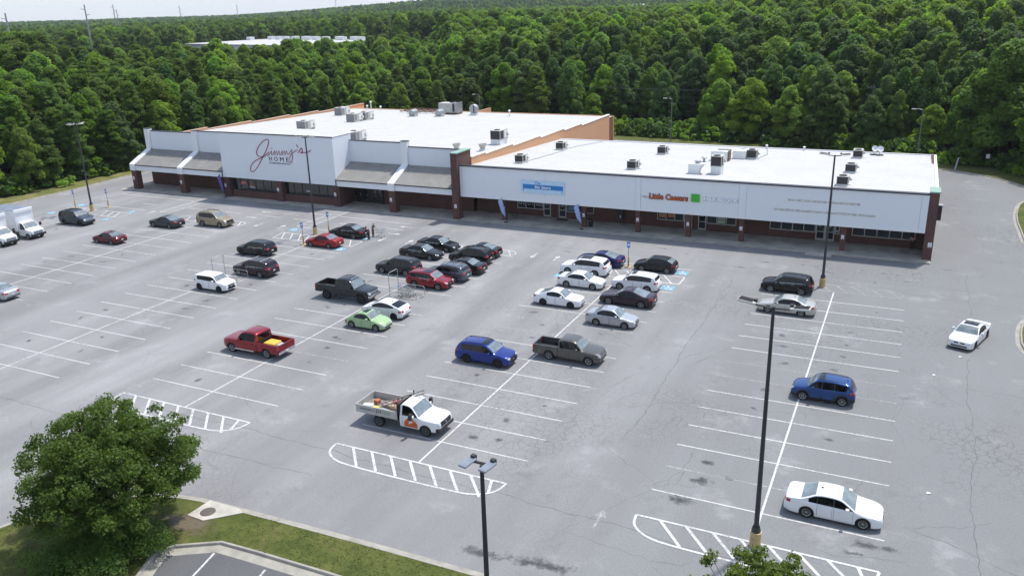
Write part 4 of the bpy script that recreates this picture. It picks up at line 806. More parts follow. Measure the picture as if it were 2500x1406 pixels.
def vehicle(name, label, cat, x, y, head, kind, mat, group='vehicles on the parking lot', rims='rim', style='five', front='plain', rails=0, sunroof=0, clad=0, wsh='wind', taillow=False, chromewin=False, **ov):
    sp = dict(BASE[kind])
    for k, v in ov.items():
        if k == 'H':
            b = sp['gc']; sc = (v-b)/(sp['H']-b); sp['prof'] = [(a, b+(z-b)*sc) for a, z in sp['prof']]; sp['belt'] = tuple(b+(q-b)*sc for q in sp['belt'])
        sp[k] = v
    t = thing(name, label, cat, (x, y, 0), head, group); sh = Shell(sp); L, Wd = sp['L'], sp['W']; X0 = sh.X0; hw = Wd/2
    link('body', sh.build([mat, M['black']], clad), t)
    P = lambda nm, fn, nu, nv, m_, off=.006, par=None: sh.patch(fn, nu, nv, off).build(nm, M[m_] if isinstance(m_, str) else m_, par or t, smooth=True, sharp=40)
    rf, rr, cw, dk = sp['rf']*L, sp['rr']*L, sp['cowl']*L, sp['dk']*L
    we = lambda q: sh.ring(q)[10][0]
    # windscreen
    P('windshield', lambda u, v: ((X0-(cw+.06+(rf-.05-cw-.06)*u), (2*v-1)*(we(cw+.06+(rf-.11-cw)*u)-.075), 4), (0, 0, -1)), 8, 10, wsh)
    # side glass, one pane per opening, and doors
    for sd in (1, -1):
        A_, B_ = sp['win'][0][0]*L, sp['win'][-1][1]*L
        P('window_surround', lambda u, v, sd=sd: ((X0-(A_-.02+(B_-A_+.04)*u), sd*3, sh.belt(A_+(B_-A_)*u)+.018+(max(sh.edge(A_+(B_-A_)*u)-.06, sh.belt(A_+(B_-A_)*u)+.03)-sh.belt(A_+(B_-A_)*u)-.018)*v), (0, -sd, 0)), 18, 3, 'black', .003)
        for a, b in sp['win']:
            a, b = a*L, b*L
            lo = lambda q: sh.belt(q)+.03
            hi = lambda q: max(sh.edge(q)-.075, sh.belt(q)+.034)
            ins = .03
            def fn(u, v, a=a, b=b, sd=sd):
                q = a+(b-a)*u; z0, z1 = lo(q), hi(q); z = z0+(z1-z0)*v; q2 = q
                return ((X0-q2, sd*3, z), (0, -sd, 0))
            w_ = P('side_window', fn, 10, 5, 'tint', .008)
            if chromewin: P('window_trim', lambda u, v, a=a, b=b, sd=sd: ((X0-(a+(b-a)*u), sd*3, lo(a+(b-a)*u)-.03+.025*v), (0, -sd, 0)), 8, 1, 'chrome', .008, w_)
        for a, b in sp['win'][:2]:
            a, b = a*L+.02, b*L-.02
            if a < sp['fo']+sp['wr']+.1: a = sp['fo']+sp['wr']+.1
            def fd(u, v, a=a, b=b, sd=sd):
                q = a+(b-a)*u; zb = max(sp['gc']+.12, sh.bot(q)+.06); return ((X0-q, sd*3, zb+(sh.belt(q)-.03-zb)*v), (0, -sd, 0))
            d = P('door', fd, 8, 6, mat, .007)
            for e_ in (a-.012, b+.004): P('door_gap', lambda u, v, e_=e_, sd=sd: ((X0-(e_+.016*u), sd*3, max(sp['gc']+.12, sh.bot(e_)+.06)*(1-v)+(sh.belt(e_)-.02)*v), (0, -sd, 0)), 1, 6, 'black', .004, d)
            hx = X0-(b-.2); hz_ = sh.belt(b)-.13
            MB().box(hx-.09, hx+.09, sd*hw*.992-.015, sd*hw*.992+.035*sd if sd > 0 else sd*hw*.992+.015, hz_-.014, hz_+.014).build('handle', M['chrome'] if chromewin else mat, d) if sd > 0 else MB().box(hx-.09, hx+.09, -hw*.992-.035, -hw*.992+.015, hz_-.014, hz_+.014).build('handle', M['chrome'] if chromewin else mat, d)
        mx = X0-(cw+.42); bz = sh.belt(cw+.4)
        mm = MB().box(-.1, .09, -.11, .11, -.08, .09); me = bevel_mesh(mesh_from('mirror', mm.v, mm.f, mat), .045, 2); link('mirror', me, t, (mx, sd*(hw+.1), bz+.1))
    # rear glass
    if sp['rear'] == 'top':
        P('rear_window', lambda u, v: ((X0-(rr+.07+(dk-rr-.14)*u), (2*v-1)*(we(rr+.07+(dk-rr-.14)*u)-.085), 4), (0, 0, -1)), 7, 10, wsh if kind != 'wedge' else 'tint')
    elif sp['rear'] == 'back' and 'cab' not in sp:
        z1 = sh.edge(rr)-.05; z0 = sh.top(dk)+.04
        P('rear_window', lambda u, v: ((-9, (2*v-1)*(we(rr)-.1+(.07*(1-u))), z0+(z1-z0)*u), (1, 0, 0)), 5, 10, 'tint')
    # lamps, grille, bumper openings
    zf = sh.top(.12)
    gz = {'plain': (zf-.20, zf-.10), 'big': (.38, zf-.08), 'truck': (zf-.36, zf-.05), 'slim': (zf-.15, zf-.09), 'none': (zf-.12, zf-.1)}[front]
    gw = {'plain': .42, 'big': .5, 'truck': .6, 'slim': .5, 'none': .3}[front]*hw
    g_ = P('grille', lambda u, v: ((9, (2*v-1)*gw, gz[0]+(gz[1]-gz[0])*u), (-1, 0, 0)), 4, 8, 'black')
    if front == 'truck':
        for q in (.15, .5, .85): P('grille_bar', lambda u, v, q=q: ((9, (2*v-1)*gw, gz[0]+(gz[1]-gz[0])*q-.02+.04*u), (-1, 0, 0)), 1, 6, ov.get('gmat', 'chrome'), .02, g_)
    P('badge', lambda u, v: ((9, (2*v-1)*.07, (gz[0]+gz[1])/2-.04+.08*u), (-1, 0, 0)), 2, 2, 'chrome', .025, g_)
    zl = sp['gc']+.12
    P('lower_intake', lambda u, v: ((9, (2*v-1)*.62*hw, zl+.12*u), (-1, 0, 0)), 2, 8, 'black')
    for sd in (1, -1):
        a0, a1 = (.5, .83); h0, h1 = (zf-.2, zf-.06) if front != 'truck' else (zf-.3, zf-.06)
        if front == 'truck': a0, a1 = .62, .86
        P('headlight', lambda u, v, sd=sd: ((9, sd*hw*(a0+(a1-a0)*v), h0+(h1-h0)*u+(v*.05)), (-1, 0, 0)), 3, 5, 'clear_l', .008)
        if 'cab' not in sp:
            zt = sh.top(L*.975) if sp['rear'] == 'top' else sh.belt(L*.95)+.05
            t0, t1 = (zt-.24, zt-.06)
            P('taillight', lambda u, v, sd=sd: ((-9, sd*hw*(.5+.33*v), t0+(t1-t0)*u), (1, 0, 0)), 3, 5, 'red_l', .008)
            P('taillight', lambda u, v, sd=sd: ((X0-(L-.12-.22*u), sd*3, t0+.02+(t1-t0-.02)*v), (0, -sd, 0)), 3, 3, 'red_l', .008)
    if 'cab' not in sp:
        P('licence_plate', lambda u, v: ((-9, (2*v-1)*.16, .62*sp['H']/1.45-.06+.13*u), (1, 0, 0)), 1, 2, 'plate', .012)
        P('rear_bumper_trim', lambda u, v: ((-9, (2*v-1)*.75*hw, sp['gc']+.16+.1*u), (1, 0, 0)), 1, 8, 'black', .008)
    if sunroof:
        a, b = rf+.08, rf+.08+sunroof
        P('sunroof', lambda u, v: ((X0-(a+(b-a)*u), (2*v-1)*(we(rf+.2)-.2), 4), (0, 0, -1)), 6, 6, 'tint', .006)
    P('antenna_fin', lambda u, v: ((X0-(rr-.12-.12*u), (2*v-1)*.03, 4), (0, 0, -1)), 1, 1, 'black', .05) if 'cab' not in sp else None
    if rails:
        for sd in (1, -1):
            pts = []
            for q in np.linspace(rf+.12, rr-.1, 7):
                yy = sd*(we(q)-.1); h = sh.bvh.ray_cast(Vector((X0-q, yy, 4)), Vector((0, 0, -1))); pts.append((X0-q, yy, h[0].z+.045))
            pts[0] = (pts[0][0], pts[0][1], pts[0][2]-.04); pts[-1] = (pts[-1][0], pts[-1][1], pts[-1][2]-.04)
            MB().tube(pts, .022, 6).build('roof_rail', M['galv'] if rails > 1 else M['black'], t)
        if rails > 1:
            for q in (rf+.45, rr-.6):
                yy = we(q)-.1; MB().tube([(X0-q, -yy, sh.top(q)+.04), (X0-q, yy, sh.top(q)+.04)], .03, 6).build('roof_crossbar', M['galv'], t)
    if kind != 'van_cab': add_wheels(t, (sp['wb']/2, -sp['wb']/2), Wd-.25 if 'cab' not in sp else Wd-.32, sp['wr'], sp.get('tw', .225), style, rims)
    return t, sh, sp
def pickup_bed(t, sh, sp, mat, bumper='chrome', plate=True):
    L, X0 = sp['L'], sh.X0; a, b = sp['cab']*L+.03, L-.06; w = sp['W']/2*.985; zr = sp['belt'][1]+.02; zf = zr-.52; zb = sp['gc']+.1
    c = sp['fo']+sp['wb']; r = sp['wr']+.07
    xs_ = sorted({round(q, 4) for q in list(np.linspace(a, b, 14))+[c+r*math.cos(q) for q in np.linspace(0, PI, 15)]+[c-r-.003, c+r+.003] if a <= q <= b})
    def zlow(q): return max(zb, sp['wr']*.92+math.sqrt(r*r-(q-c)**2)) if abs(q-c) < r else zb
    for sd in (1, -1):
        m = MB()
        for p, q in zip(xs_[:-1], xs_[1:]):
            prof = lambda s_: [(X0-s_, sd*(w-.03), zlow(s_)), (X0-s_, sd*w, zlow(s_)+.05), (X0-s_, sd*(w+.01), (zlow(s_)+zr)/2), (X0-s_, sd*(w-.015), zr-.05), (X0-s_, sd*(w-.03), zr), (X0-s_, sd*(w-.12), zr), (X0-s_, sd*(w-.13), zf)]
            A, B_ = prof(p), prof(q)
            for k in range(6): m.quad(A[k], A[k+1], B_[k+1], B_[k])
        for s_ in (a, b):
            A = [(X0-s_, sd*(w-.03), zlow(s_)), (X0-s_, sd*w, zr-.05), (X0-s_, sd*(w-.03), zr), (X0-s_, sd*(w-.13), zr), (X0-s_, sd*(w-.13), zlow(s_))]; m.add(A, [(0, 1, 2, 3, 4)])
        m.build('bed_side', mat, t, smooth=True, sharp=35)
    pass
    MB().box(X0-b, X0-a, -(w-.13), w-.13, zf-.05, zf).build('bed_floor', M['black'], t)
    MB().box(X0-a-.05, X0-a, -(w-.13), w-.13, zf, zr-.02).build('bed_front_wall', M['black'], t)
    tg = MB().box(X0-b-.05, X0-b+.03, -(w-.14), w-.14, zf-.1, zr).build('tailgate', mat, t); MB().box(X0-b-.07, X0-b-.05, -.14, .14, zr-.2, zr-.12).build('handle', M['black'], tg)
    MB().box(X0-L-.02, X0-b-.06, -w*.97, w*.97, sp['gc']+.12, sp['gc']+.34).build('rear_bumper', M[bumper], t)
    if plate: MB().box(X0-L-.03, X0-L-.02, -.16, .16, sp['gc']+.16, sp['gc']+.3).build('licence_plate', M['plate'], t)
    for sd in (1, -1): MB().box(X0-b-.045, X0-b+.12, sd*(w-.07)-.075, sd*(w-.07)+.085, zr-.42, zr-.04).build('taillight', M['red_l'], t)
    MB().box(X0-b+.2, X0-.3, -.4, .4, sp['gc']-.06, sp['gc']+.2).build('chassis', M['black'], t)
    # cab rear window
    ze = sh.edge(sp['rr']*L)-.05; MB().box(X0-sp['cab']*L-.012, X0-sp['cab']*L+.01, -.62, .62, sp['belt'][1]+.1, ze-.05).build('rear_window', M['tint'], t)
    return zf, zr, a, b, w
PT = {k: paint(k, c, mtl) for k, c, mtl in (('black', (.010, .010, .012), 0), ('jet', (.007, .0075, .009), 0), ('slate', (.035, .045, .06), .3), ('charcoal', (.032, .036, .04), .3), ('tan', (.30, .25, .17), .3), ('maroon', (.085, .008, .012), .1), ('plum', (.028, .014, .022), .2), ('white', (.74, .75, .76), 0), ('pearl', (.70, .71, .72), .05), ('silver', (.42, .44, .46), .5), ('pewter', (.33, .33, .31), .5), ('red', (.27, .012, .014), .25), ('crimson', (.23, .012, .022), .4), ('grey', (.09, .11, .14), .5), ('green', (.33, .47, .26), .05), ('blue', (.012, .032, .21), .4), ('royal', (.01, .052, .19), .4), ('navy', (.006, .010, .085), .2), ('bronze', (.10, .096, .085), .4), ('champagne', (.46, .45, .42), .4), ('coal', (.018, .019, .022), .1))}
Wt, Et = PI, 0   # heading west / east
G = 'vehicles on the parking lot'
V = vehicle
V('suv', 'dark slate SUV parked between the yellow lamp base and box trucks', 'SUV', -99.6, 72.05, Et, 'suv', PT['slate'], front='truck', gmat='chrome', L=5.1, W=2.0, H=1.9, wb=2.95, wr=.385, rims='rimd', rails=1)
V('sedan', 'small dark red older sedan parked by itself in the second row from the trees', 'sedan', -87.3, 66.8, Wt, 'sedan', PT['maroon'], L=4.5, W=1.7, H=1.38, wb=2.5, fo=.95, wr=.3, style='ten')
V('sedan', 'dark grey fastback sedan beside the tan SUV', 'sedan', -86.7, 75.15, Wt, 'fast', PT['charcoal'], L=4.9, W=1.86, H=1.45, wb=2.84, wr=.34, style='ten')
V('suv', 'tan boxy SUV with dark grille parked beside dark grey sedan', 'SUV', -80.6, 77.75, Et, 'suv', PT['tan'], front='truck', gmat='black', L=5.05, W=2.0, H=1.9, wb=2.95, wr=.385, rims='rim', rails=1, style='six')
V('suv', 'black SUV with black wheels and silver window line, behind the plum SUV', 'SUV', -66.2, 69.15, Wt, 'suv', PT['jet'], L=4.7, H=1.65, rims='rimd', chromewin=True, wb=2.66)
V('suv', 'plum black SUV with silver roof crossbars beside the empty cart corral', 'SUV', -61.0, 63.2, Wt, 'suv', PT['plum'], L=4.99, W=1.96, H=1.74, wb=2.9, wr=.37, rails=2, chromewin=True, style='ten')
V('hatchback', 'white boxy hatchback with black lower bumper in front of empty cart corral', 'hatchback', -61.45, 57.95, Et, 'box_hatch', PT['white'], rims='rimd', front='big', clad=1)
V('sedan', 'silver sedan cut off by the left edge of the picture', 'sedan', -80.6, 48.0, Wt, 'sedan', PT['silver'])
V('sedan', 'bright red sedan parked next to accessible parking sign', 'sedan', -60.85, 74.65, Wt, 'sedan', PT['red'], L=4.55, W=1.76, H=1.46, wb=2.6, style='five')
V('sedan', 'black sedan with open trunk area where a woman in purple stands', 'sedan', -60.75, 79.2, Wt, 'sedan', PT['jet'], L=5.0, W=1.86, H=1.49, wb=2.85, chromewin=True, wr=.34)
V('sedan', 'black sedan facing right with bright rims, left end of the dark cluster', 'sedan', -47.4, 74.7, Et, 'sedan', PT['black'], L=4.93, W=1.86, H=1.47, wb=2.85, chromewin=True, style='ten', front='slim')
V('sedan', 'black sedan facing right, topmost of the dark cluster', 'sedan', -47.2, 78.05, Et, 'sedan', PT['jet'], L=4.9, W=1.85, H=1.47, wb=2.78, chromewin=True, front='big')
V('suv', 'black SUV in the middle of the dark cluster, tail to the right', 'SUV', -41.5, 74.9, Wt, 'suv', PT['jet'], L=4.8, W=1.92, H=1.75, wb=2.79, wr=.37, rails=1)
V('coupe', 'black coupe with sloping rear window beside the D shaped hatch marking', 'coupe', -41.6, 77.5, Wt, 'fast', PT['jet'], L=4.6, W=1.8, H=1.42, wb=2.68, fo=.95, wr=.325)
V('sedan', 'black sedan between black SUV and grey SUV with roof rack', 'sedan', -40.8, 71.75, Wt, 'sedan', PT['black'], L=4.9, W=1.85, H=1.46, wb=2.8)
V('suv', 'black crossover facing left behind the red SUV, silver wheel covers', 'SUV', -46.95, 69.05, Wt, 'suv', PT['coal'], L=4.89, W=1.84, H=1.7, wb=2.89, rails=1, style='steel')
V('suv', 'blue grey SUV with white roof crossbars behind the dark red SUV', 'SUV', -41.05, 69.0, Wt, 'suv', PT['grey'], L=4.7, W=1.81, H=1.7, wb=2.67, rails=2, style='five')
V('suv', 'dark red crossover with glass roof panel beside the corral full of carts', 'SUV', -41.4, 66.35, Et, 'suv', PT['crimson'], L=4.66, W=1.87, H=1.64, wb=2.69, wr=.365, sunroof=.9, front='big', chromewin=True, clad=1)
t, sh, sp = V('pickup_truck', 'lifted black crew cab pickup with big off road tyres', 'pickup truck', -46.9, 60.45, Et, 'pickup', PT['coal'], front='truck', L=6.2, W=2.03, H=2.18, wb=3.95, fo=1.0, wr=.47, gc=.6, belt=(1.38, 1.42), tw=.32, rims='rimd', gap=.1)
pickup_bed(t, sh, sp, PT['coal'], 'black')
MB().box(2.85, 3.02, -.9, .9, .62, .85).build('front_bumper', M['chrome'], t)
for yy in (-.5, -.25, 0, .25, .5): MB().box(.78, .9, yy-.05, yy+.05, 2.16, 2.22).build('cab_marker_light', M['clear_l'], t)
V('hatchback', 'white wedge shaped hybrid hatchback behind the green round car', 'hatchback', -41.05, 57.95, Wt, 'wedge', PT['white'], rims='rimd')
V('compact_car', 'pale green rounded compact car with sunroof', 'car', -40.85, 55.0, Et, 'beetle', PT['green'], sunroof=.5, front='none', rims='rim', style='six', kf=.34)
t, sh, sp = V('pickup_truck', 'dark red crew cab pickup carrying a yellow load in its bed', 'pickup truck', -46.3, 47.05, Wt, 'pickup', PT['crimson'], front='truck', L=5.9, W=2.03, H=1.95, wb=3.6, style='six')
zf, zr, a_, b_, w_ = pickup_bed(t, sh, sp, PT['crimson'])
MB().box(-.6, 1.4, 1.0, 1.06, .42, .5).build('running_board', M['chrome'], t); MB().box(-.6, 1.4, -1.06, -1.0, .42, .5).build('running_board', M['chrome'], t)
ld = MB().box(-.55, .55, -.5, .5, 0, .42).build('yellow_load', pm('yellow_plastic_wrap', (.72, .42, .05), .5), None, (-46.3+1.75, 47.0, zf)); bevel_mesh(ld.data, .08, 2); tag(ld, 'yellow wrapped bundle in the bed of the dark red pickup', 'bundle')
ld = MB().box(-.3, .3, -.35, .35, 0, .3).build('grey_load', pm('grey_tarp', (.4, .4, .42), .7), None, (-46.3+2.55, 47.1, zf)); bevel_mesh(ld.data, .1, 2); tag(ld, 'pale grey bag behind the yellow bundle in the pickup bed', 'bag')
V('suv', 'bright blue SUV facing right in the middle of the lot', 'SUV', -27.9, 52.25, Et, 'suv', PT['blue'], L=4.69, W=1.86, H=1.68, wb=2.7, wr=.36, rims='rimd', sunroof=.5, front='big', rails=1, clad=1)
t, sh, sp = V('pickup_truck', 'bronze grey double cab pickup with empty dark bed', 'pickup truck', -21.93, 55.15, Et, 'pickup', PT['bronze'], front='truck', L=5.5, W=1.9, H=1.79, wb=3.25, fo=.9, wr=.38, gc=.32, style='five')
pickup_bed(t, sh, sp, PT['bronze'], 'black')
V('sedan', 'white sedan facing right with black wheels beside purple black sedan', 'sedan', -27.55, 66.25, Et, 'fast', PT['white'], L=4.63, W=1.8, H=1.43, wb=2.7, fo=.88, wr=.325, rims='rimd', style='five', front='slim')
V('sedan', 'silver white sedan facing right in front of the white three row SUV', 'sedan', -27.47, 71.75, Et, 'sedan', PT['pearl'], L=4.63, W=1.78, H=1.44, wb=2.7, style='ten', front='slim')
V('suv', 'large white three row SUV with dark roof glass', 'SUV', -28.7, 75.55, Wt, 'suv', PT['white'], L=5.0, W=1.98, H=1.77, wb=2.9, wr=.38, sunroof=1.2, chromewin=True)
V('sedan', 'deep blue fastback sedan next to the yellow accessible sign post', 'sedan', -28.25, 79.0, Wt, 'fast', PT['navy'], L=4.9, W=1.9, H=1.42, wb=2.8, rims='rimd')
V('hatchback', 'black hatchback with silver wheels right of the yellow sign post', 'hatchback', -22.2, 79.1, Wt, 'hatch', PT['jet'], rims='rim', style='five')
V('suv', 'white small SUV with sunroof beside blue accessible marking', 'SUV', -22.4, 72.8, Wt, 'suv', PT['white'], L=4.6, W=1.8, H=1.65, wb=2.69, sunroof=.45)
V('sedan', 'purple black muscle sedan with large wheels parked facing left', 'sedan', -21.85, 68.6, Wt, 'fast', PT['plum'], L=5.05, W=1.92, H=1.47, wb=3.05, wr=.365, style='five', rims='rim')
V('sedan', 'short silver sedan in front of the purple black sedan', 'sedan', -21.4, 63.25, Et, 'sedan', PT['silver'], L=4.4, W=1.74, H=1.5, wb=2.53, fo=.85, wr=.315, style='ten')
V('suv', 'black crossover parked next to the tall lamp post by the shop row', 'SUV', -9.1, 77.25, Wt, 'suv', PT['jet'], L=4.65, W=1.88, H=1.64, wb=2.75, chromewin=True, style='five')
V('sedan', 'champagne silver sedan behind the lamp head in the right row', 'sedan', -8.4, 71.6, Wt, 'sedan', PT['champagne'], L=4.83, W=1.82, H=1.47, wb=2.78, style='ten', front='slim')
V('sedan', 'silver white sedan driving toward the camera at the right', 'sedan', 5.75, 69.95, R(-108.5), 'fast', PT['pearl'], L=4.96, W=1.88, H=1.45, wb=2.94, sunroof=.75, front='plain', rims='rimd')
V('suv', 'small royal blue SUV in the right row', 'SUV', -3.55, 55.3, Wt, 'suv', PT['royal'], L=4.1, W=1.77, H=1.65, wb=2.52, fo=.8, wr=.34, sunroof=.4, style='six', clad=2, rails=1)
V('sedan', 'white sedan nearest the camera at the lower right', 'sedan', -1.45, 41.3, Et, 'sedan', PT['white'], L=4.88, W=1.85, H=1.47, wb=2.78, wr=.335, style='ten', front='plain')
# ----- box trucks
M['box_roof'] = pm('grey_translucent_box_roof', (.17, .2, .25), .6, var=.2, scale=1.5)
for yc, lb in ((64.95, 'white box truck with grey roof, the one farther from the camera'), (61.35, 'white box truck cut off by left edge, the nearer of two')):
    t, sh, sp = V('box_truck', lb, 'truck', -100.44, yc, Et, 'van_cab', PT['white'], front='truck', gmat='chrome')
    MB().box(-5.1+.6, .62, -1.2, 1.2, .95, 3.55).build('cargo_box', pm('white_box_panel', (.70, .72, .74), .5, var=.06, scale=1), t)
    MB().box(-4.5, .55, -1.17, 1.17, 3.55, 3.6).build('box_roof', M['box_roof'], t); MB().box(.5, .72, -1.23, 1.23, 3.3, 3.66).build('front_cap', M['white2'], t)
    MB().box(-4.5, 1.9, -.45, .45, .5, .94).build('chassis', M['black'], t); MB().box(2.62, 2.85, -.95, .95, .42, .68).build('front_bumper', M['black'], t)
    for sd in (1, -1): MB().box(1.55, 1.7, sd*1.25-.12, sd*1.25+.12, 1.35, 1.75).build('mirror', M['black'], t)
    tm, rm = wheel_mesh(.38, .26, 'steel', 'rim')
    for xw_, tr in ((2.0, 1.72), (-2.0, 1.9)):
        for sd in (1, -1): o = link('wheel', tm, t, (xw_, sd*tr/2, .38), 0 if sd > 0 else PI); link('rim', rm, o)
# ----- rental flatbed truck with lettering and load
t, sh, sp = V('flatbed_truck', 'white single cab drop side truck with orange door emblem and a ladder', 'truck', -27.9, 41.05, Et, 'pickup', PT['white'], front='truck', gmat='black', L=5.95, W=2.03, H=1.97, wb=3.58, fo=1.0, wr=.4, gc=.42, cab=.485, rr=.47, dk=.475, rims='grey', style='steel',
   prof=[(0, .88), (.008, 1.02), (.03, 1.12), (.1, 1.18), (.2, 1.22), (.24, 1.26), (.3, 1.6), (.345, 1.86), (.39, 1.95), (.44, 1.97), (.47, 1.93), (.485, 1.85)], win=[(.275, .455)], rf=.345, cowl=.24)
X0 = sh.X0; xa = X0-.51*5.95; xb = X0-5.95-.25
M['alu'] = pm('dull_aluminium_side', (.46, .46, .44), .5, .3, var=.12, scale=2)
MB().box(xb, xa, -1.05, 1.05, .86, .95).build('bed_floor', pm('worn_bed_planks', (.22, .2, .18), .8, var=.3), t)
for yy in (-1.08, 1.02): MB().box(xb, xa, yy, yy+.06, .86, 1.42).build('drop_side', M['alu'], t)
MB().box(xb-.06, xb, -1.08, 1.08, .86, 1.42).build('drop_tail', M['alu'], t); MB().box(xa, xa+.06, -1.05, 1.05, .86, 1.9).build('headboard', M['black'], t)
for sd in (-1.05, 0.98): MB().box(xa+.01, xa+.08, sd, sd+.07, 1.3, 2.05).build('rack_post', M['black'], t)
MB().box(xb+.1, X0-2.2, -.42, .42, .52, .86).build('chassis', M['black'], t)
for yy in (-.85, .6): MB().box(-2.15, -2.1, yy, yy+.25, .25, .85).build('mud_flap', M['black'], t)
bevel_mesh(MB().box(X0-.3, X0+.04, -.93, .93, .44, .70).build('front_bumper', M['black'], t).data, .05, 2)
for sd in (-1, 1): MB().box(X0-1.95, X0-1.8, sd*1.28-.13, sd*1.28+.13, 1.2, 1.6).build('mirror', M['black'], t)
M['or'] = pm('orange_decal', (.55, .10, .02), .5)
MB().add([(X0-2.55, -1.03, .52), (X0-1.55, -1.03, .52), (X0-1.55, -1.03, .8), (X0-1.95, -1.03, 1.15), (X0-2.25, -1.03, 1.15), (X0-2.55, -1.03, .8)], [(0, 1, 2, 3, 4, 5)]).build('door_emblem', M['or'], t)
m = MB()
for k in range(3): m.add([(X0-2.22+k*.1, -1.036, .72+.04*k), (X0-2.15+k*.1, -1.036, .72+.04*k), (X0-2.05+k*.1, -1.036, .95), (X0-2.12+k*.1, -1.036, .95)], [(0, 1, 2, 3)])
m.build('emblem_mark', M['notice'], t)
def side_text(body, w, h, x, z, mt): o = link('side_lettering', text_mesh(body, w, h, mt, .006, .01), t, (x, -1.085, z)); return o
side_text('RENT ME STARTING AT', 1.2, .11, xb+.85, 1.12, M['ink']); side_text("$19", .42, .27, xb+1.75, 1.02, M['ink']); MB().box(xb+2.1, xb+2.7, -1.086, -1.081, 1.2, 1.24).build('side_stripe', M['grn'], t); MB().box(xb+2.1, xb+2.6, -1.086, -1.081, 1.1, 1.13).build('side_stripe', M['grey'], t)
tag(t, 'white single cab drop side truck with orange door emblem and a ladder', 'truck', G)
lt = thing('ladder', 'grey extension ladder leaning from truck bed over the cab roof', 'ladder', (-28.9, 41.35, .95))
A = Vector((-1.3, -.55, .12)); Bv = Vector((1.75, .55, 1.25)); nrm = Vector((-.3, .45, 0)).normalized()*.22; M['lad'] = pm('grey_fibreglass_ladder', (.25, .22, .21), .6, .2)
for sd in (-1, 1): MB().tube([A+nrm*sd, Bv+nrm*sd], .05, 4).build('rail', M['lad'], lt)
for k in range(11): p = A.lerp(Bv, (k+.6)/11.6); MB().tube([p-nrm, p+nrm], .025, 5).build('rung', M['galv'], lt)
for x, y, sx, sy, sz, col, nm, lb in ((-30.7, 40.45, .35, .2, .35, (.6, .6, .58), 'toolbox', 'pale toolbox in the truck bed corner'), (-30.2, 40.5, .3, .18, .22, (.65, .5, .05), 'yellow_box', 'small yellow box in the truck bed'), (-30.6, 41.35, .16, .2, .28, (.4, .12, .05), 'orange_tool_case', 'orange tool case at the tail of truck bed'), (-29.3, 41.2, .7, .3, .25, (.42, .32, .22), 'rolled_material', 'tan rolled material under the ladder'), (-28.9, 41.5, .5, .2, .35, (.35, .03, .03), 'red_case', 'dark red case under the ladder'), (-29.5, 40.45, .45, .2, .18, (.3, .33, .38), 'grey_case', 'flat grey case along the near truck side')):
    o = MB().box(-sx, sx, -sy, sy, 0, sz).build(nm, pm('load_'+nm, col, .6, var=.25), None, (x, y, .95), rs.uniform(-.2, .2)); bevel_mesh(o.data, .04, 2); tag(o, lb, 'cargo')
# ---------------------------------------------------------------- lamp posts, signs, corrals, flags
M['head_top'] = pm('dark_lamp_panel', (.012, .012, .014), .7, spec=.2); M['head_rim'] = pm('pale_lamp_housing', (.5, .5, .48), .5, .1); M['head_grey'] = pm('blue_grey_lamp_housing', (.20, .23, .27), .5, .2)
def lamp_post(x, y, h, label, heads, base=True, grey=False, z=0):
    t = thing('lamp_post', label, 'lamp post', (x, y, z), 0, 'parking lot lamp posts')
    if base:
        MB().lathe([(0, .9), (.2, .9), (.28, .86), (.285, .02), (.29, 0)], 20).build('concrete_base', M['yellow'], t, smooth=True, sharp=40)
        MB().lathe([(.17, 1.18), (.22, 1.0), (.25, .84)], 16).build('base_cover', M['pole'], t)
    MB().tube([(0, 0, .9 if base else 0), (0, 0, h)], .13, 12, .075).build('pole', M['pole'], t, smooth=True, sharp=50)
    for a, l in heads:
        hd = thing('x', '', '') if False else None
        c, s_ = math.cos(a), math.sin(a)
        MB().tube([(0, 0, h-.1), (c*l*.45, s_*l*.45, h-.05), (c*l, s_*l, h-.03)], .045, 6).build('arm', M['pole'], t)
        m = MB().box(l-.08, l+.78, -.27, .27, -.06, .04); o = m.build('lamp_head', M['head_grey'] if grey else M['head_rim'], t, (0, 0, h)); bevel_mesh(o.data, .02, 1); o.rotation_euler = (0, R(-6), a)
        if not grey:
            MB().box(l+.08, l+.74, -.23, .23, .041, .05).build('lamp_panel', M['head_top'], o)
        MB().box(l-.1, l+.06, -.07, .07, .041, .16).build('photocell', M['pole'], o)
    return t
lamp_post(-104.35, 78, 12.2, 'tall lamp post on yellow base at far left beside the woods', [(0, .5), (PI, .5), (PI/2, .5), (-PI/2, .5)])
lamp_post(-65.2, 78.55, 11.9, 'tall lamp post on yellow base in front of the script sign', [(0.15, .45), (PI, .5)])
lamp_post(-6.2, 79.6, 12.5, 'tall lamp post on yellow base in front of the shop row', [(0.05, .55), (PI, .55)])
lamp_post(-4.85, 36.9, 12.85, 'nearest lamp post on yellow base at lower right', [(-.1, .85), (PI-.1, .85)])
tb = lamp_post(-12.3, 22.3, 11.0, 'slim dark lamp post without visible base at bottom centre', [], False, True)
MB().tube([(.4, .1, 11.0), (-.46, .1, 11.0)], .055, 6).build('arm', M['pole'], tb)
for xx, yy in ((.36, .2), (-.42, .2)):
    o = MB().box(0, .66, -.17, .17, -.04, .04).build('lamp_head', M['head_grey'], tb, (xx, yy, 11.08)); bevel_mesh(o.data, .02, 1); o.rotation_euler = (0, R(4), R(258)); MB().box(-.08, .06, -.09, .09, -.03, .12).build('photocell', M['pole'], o)
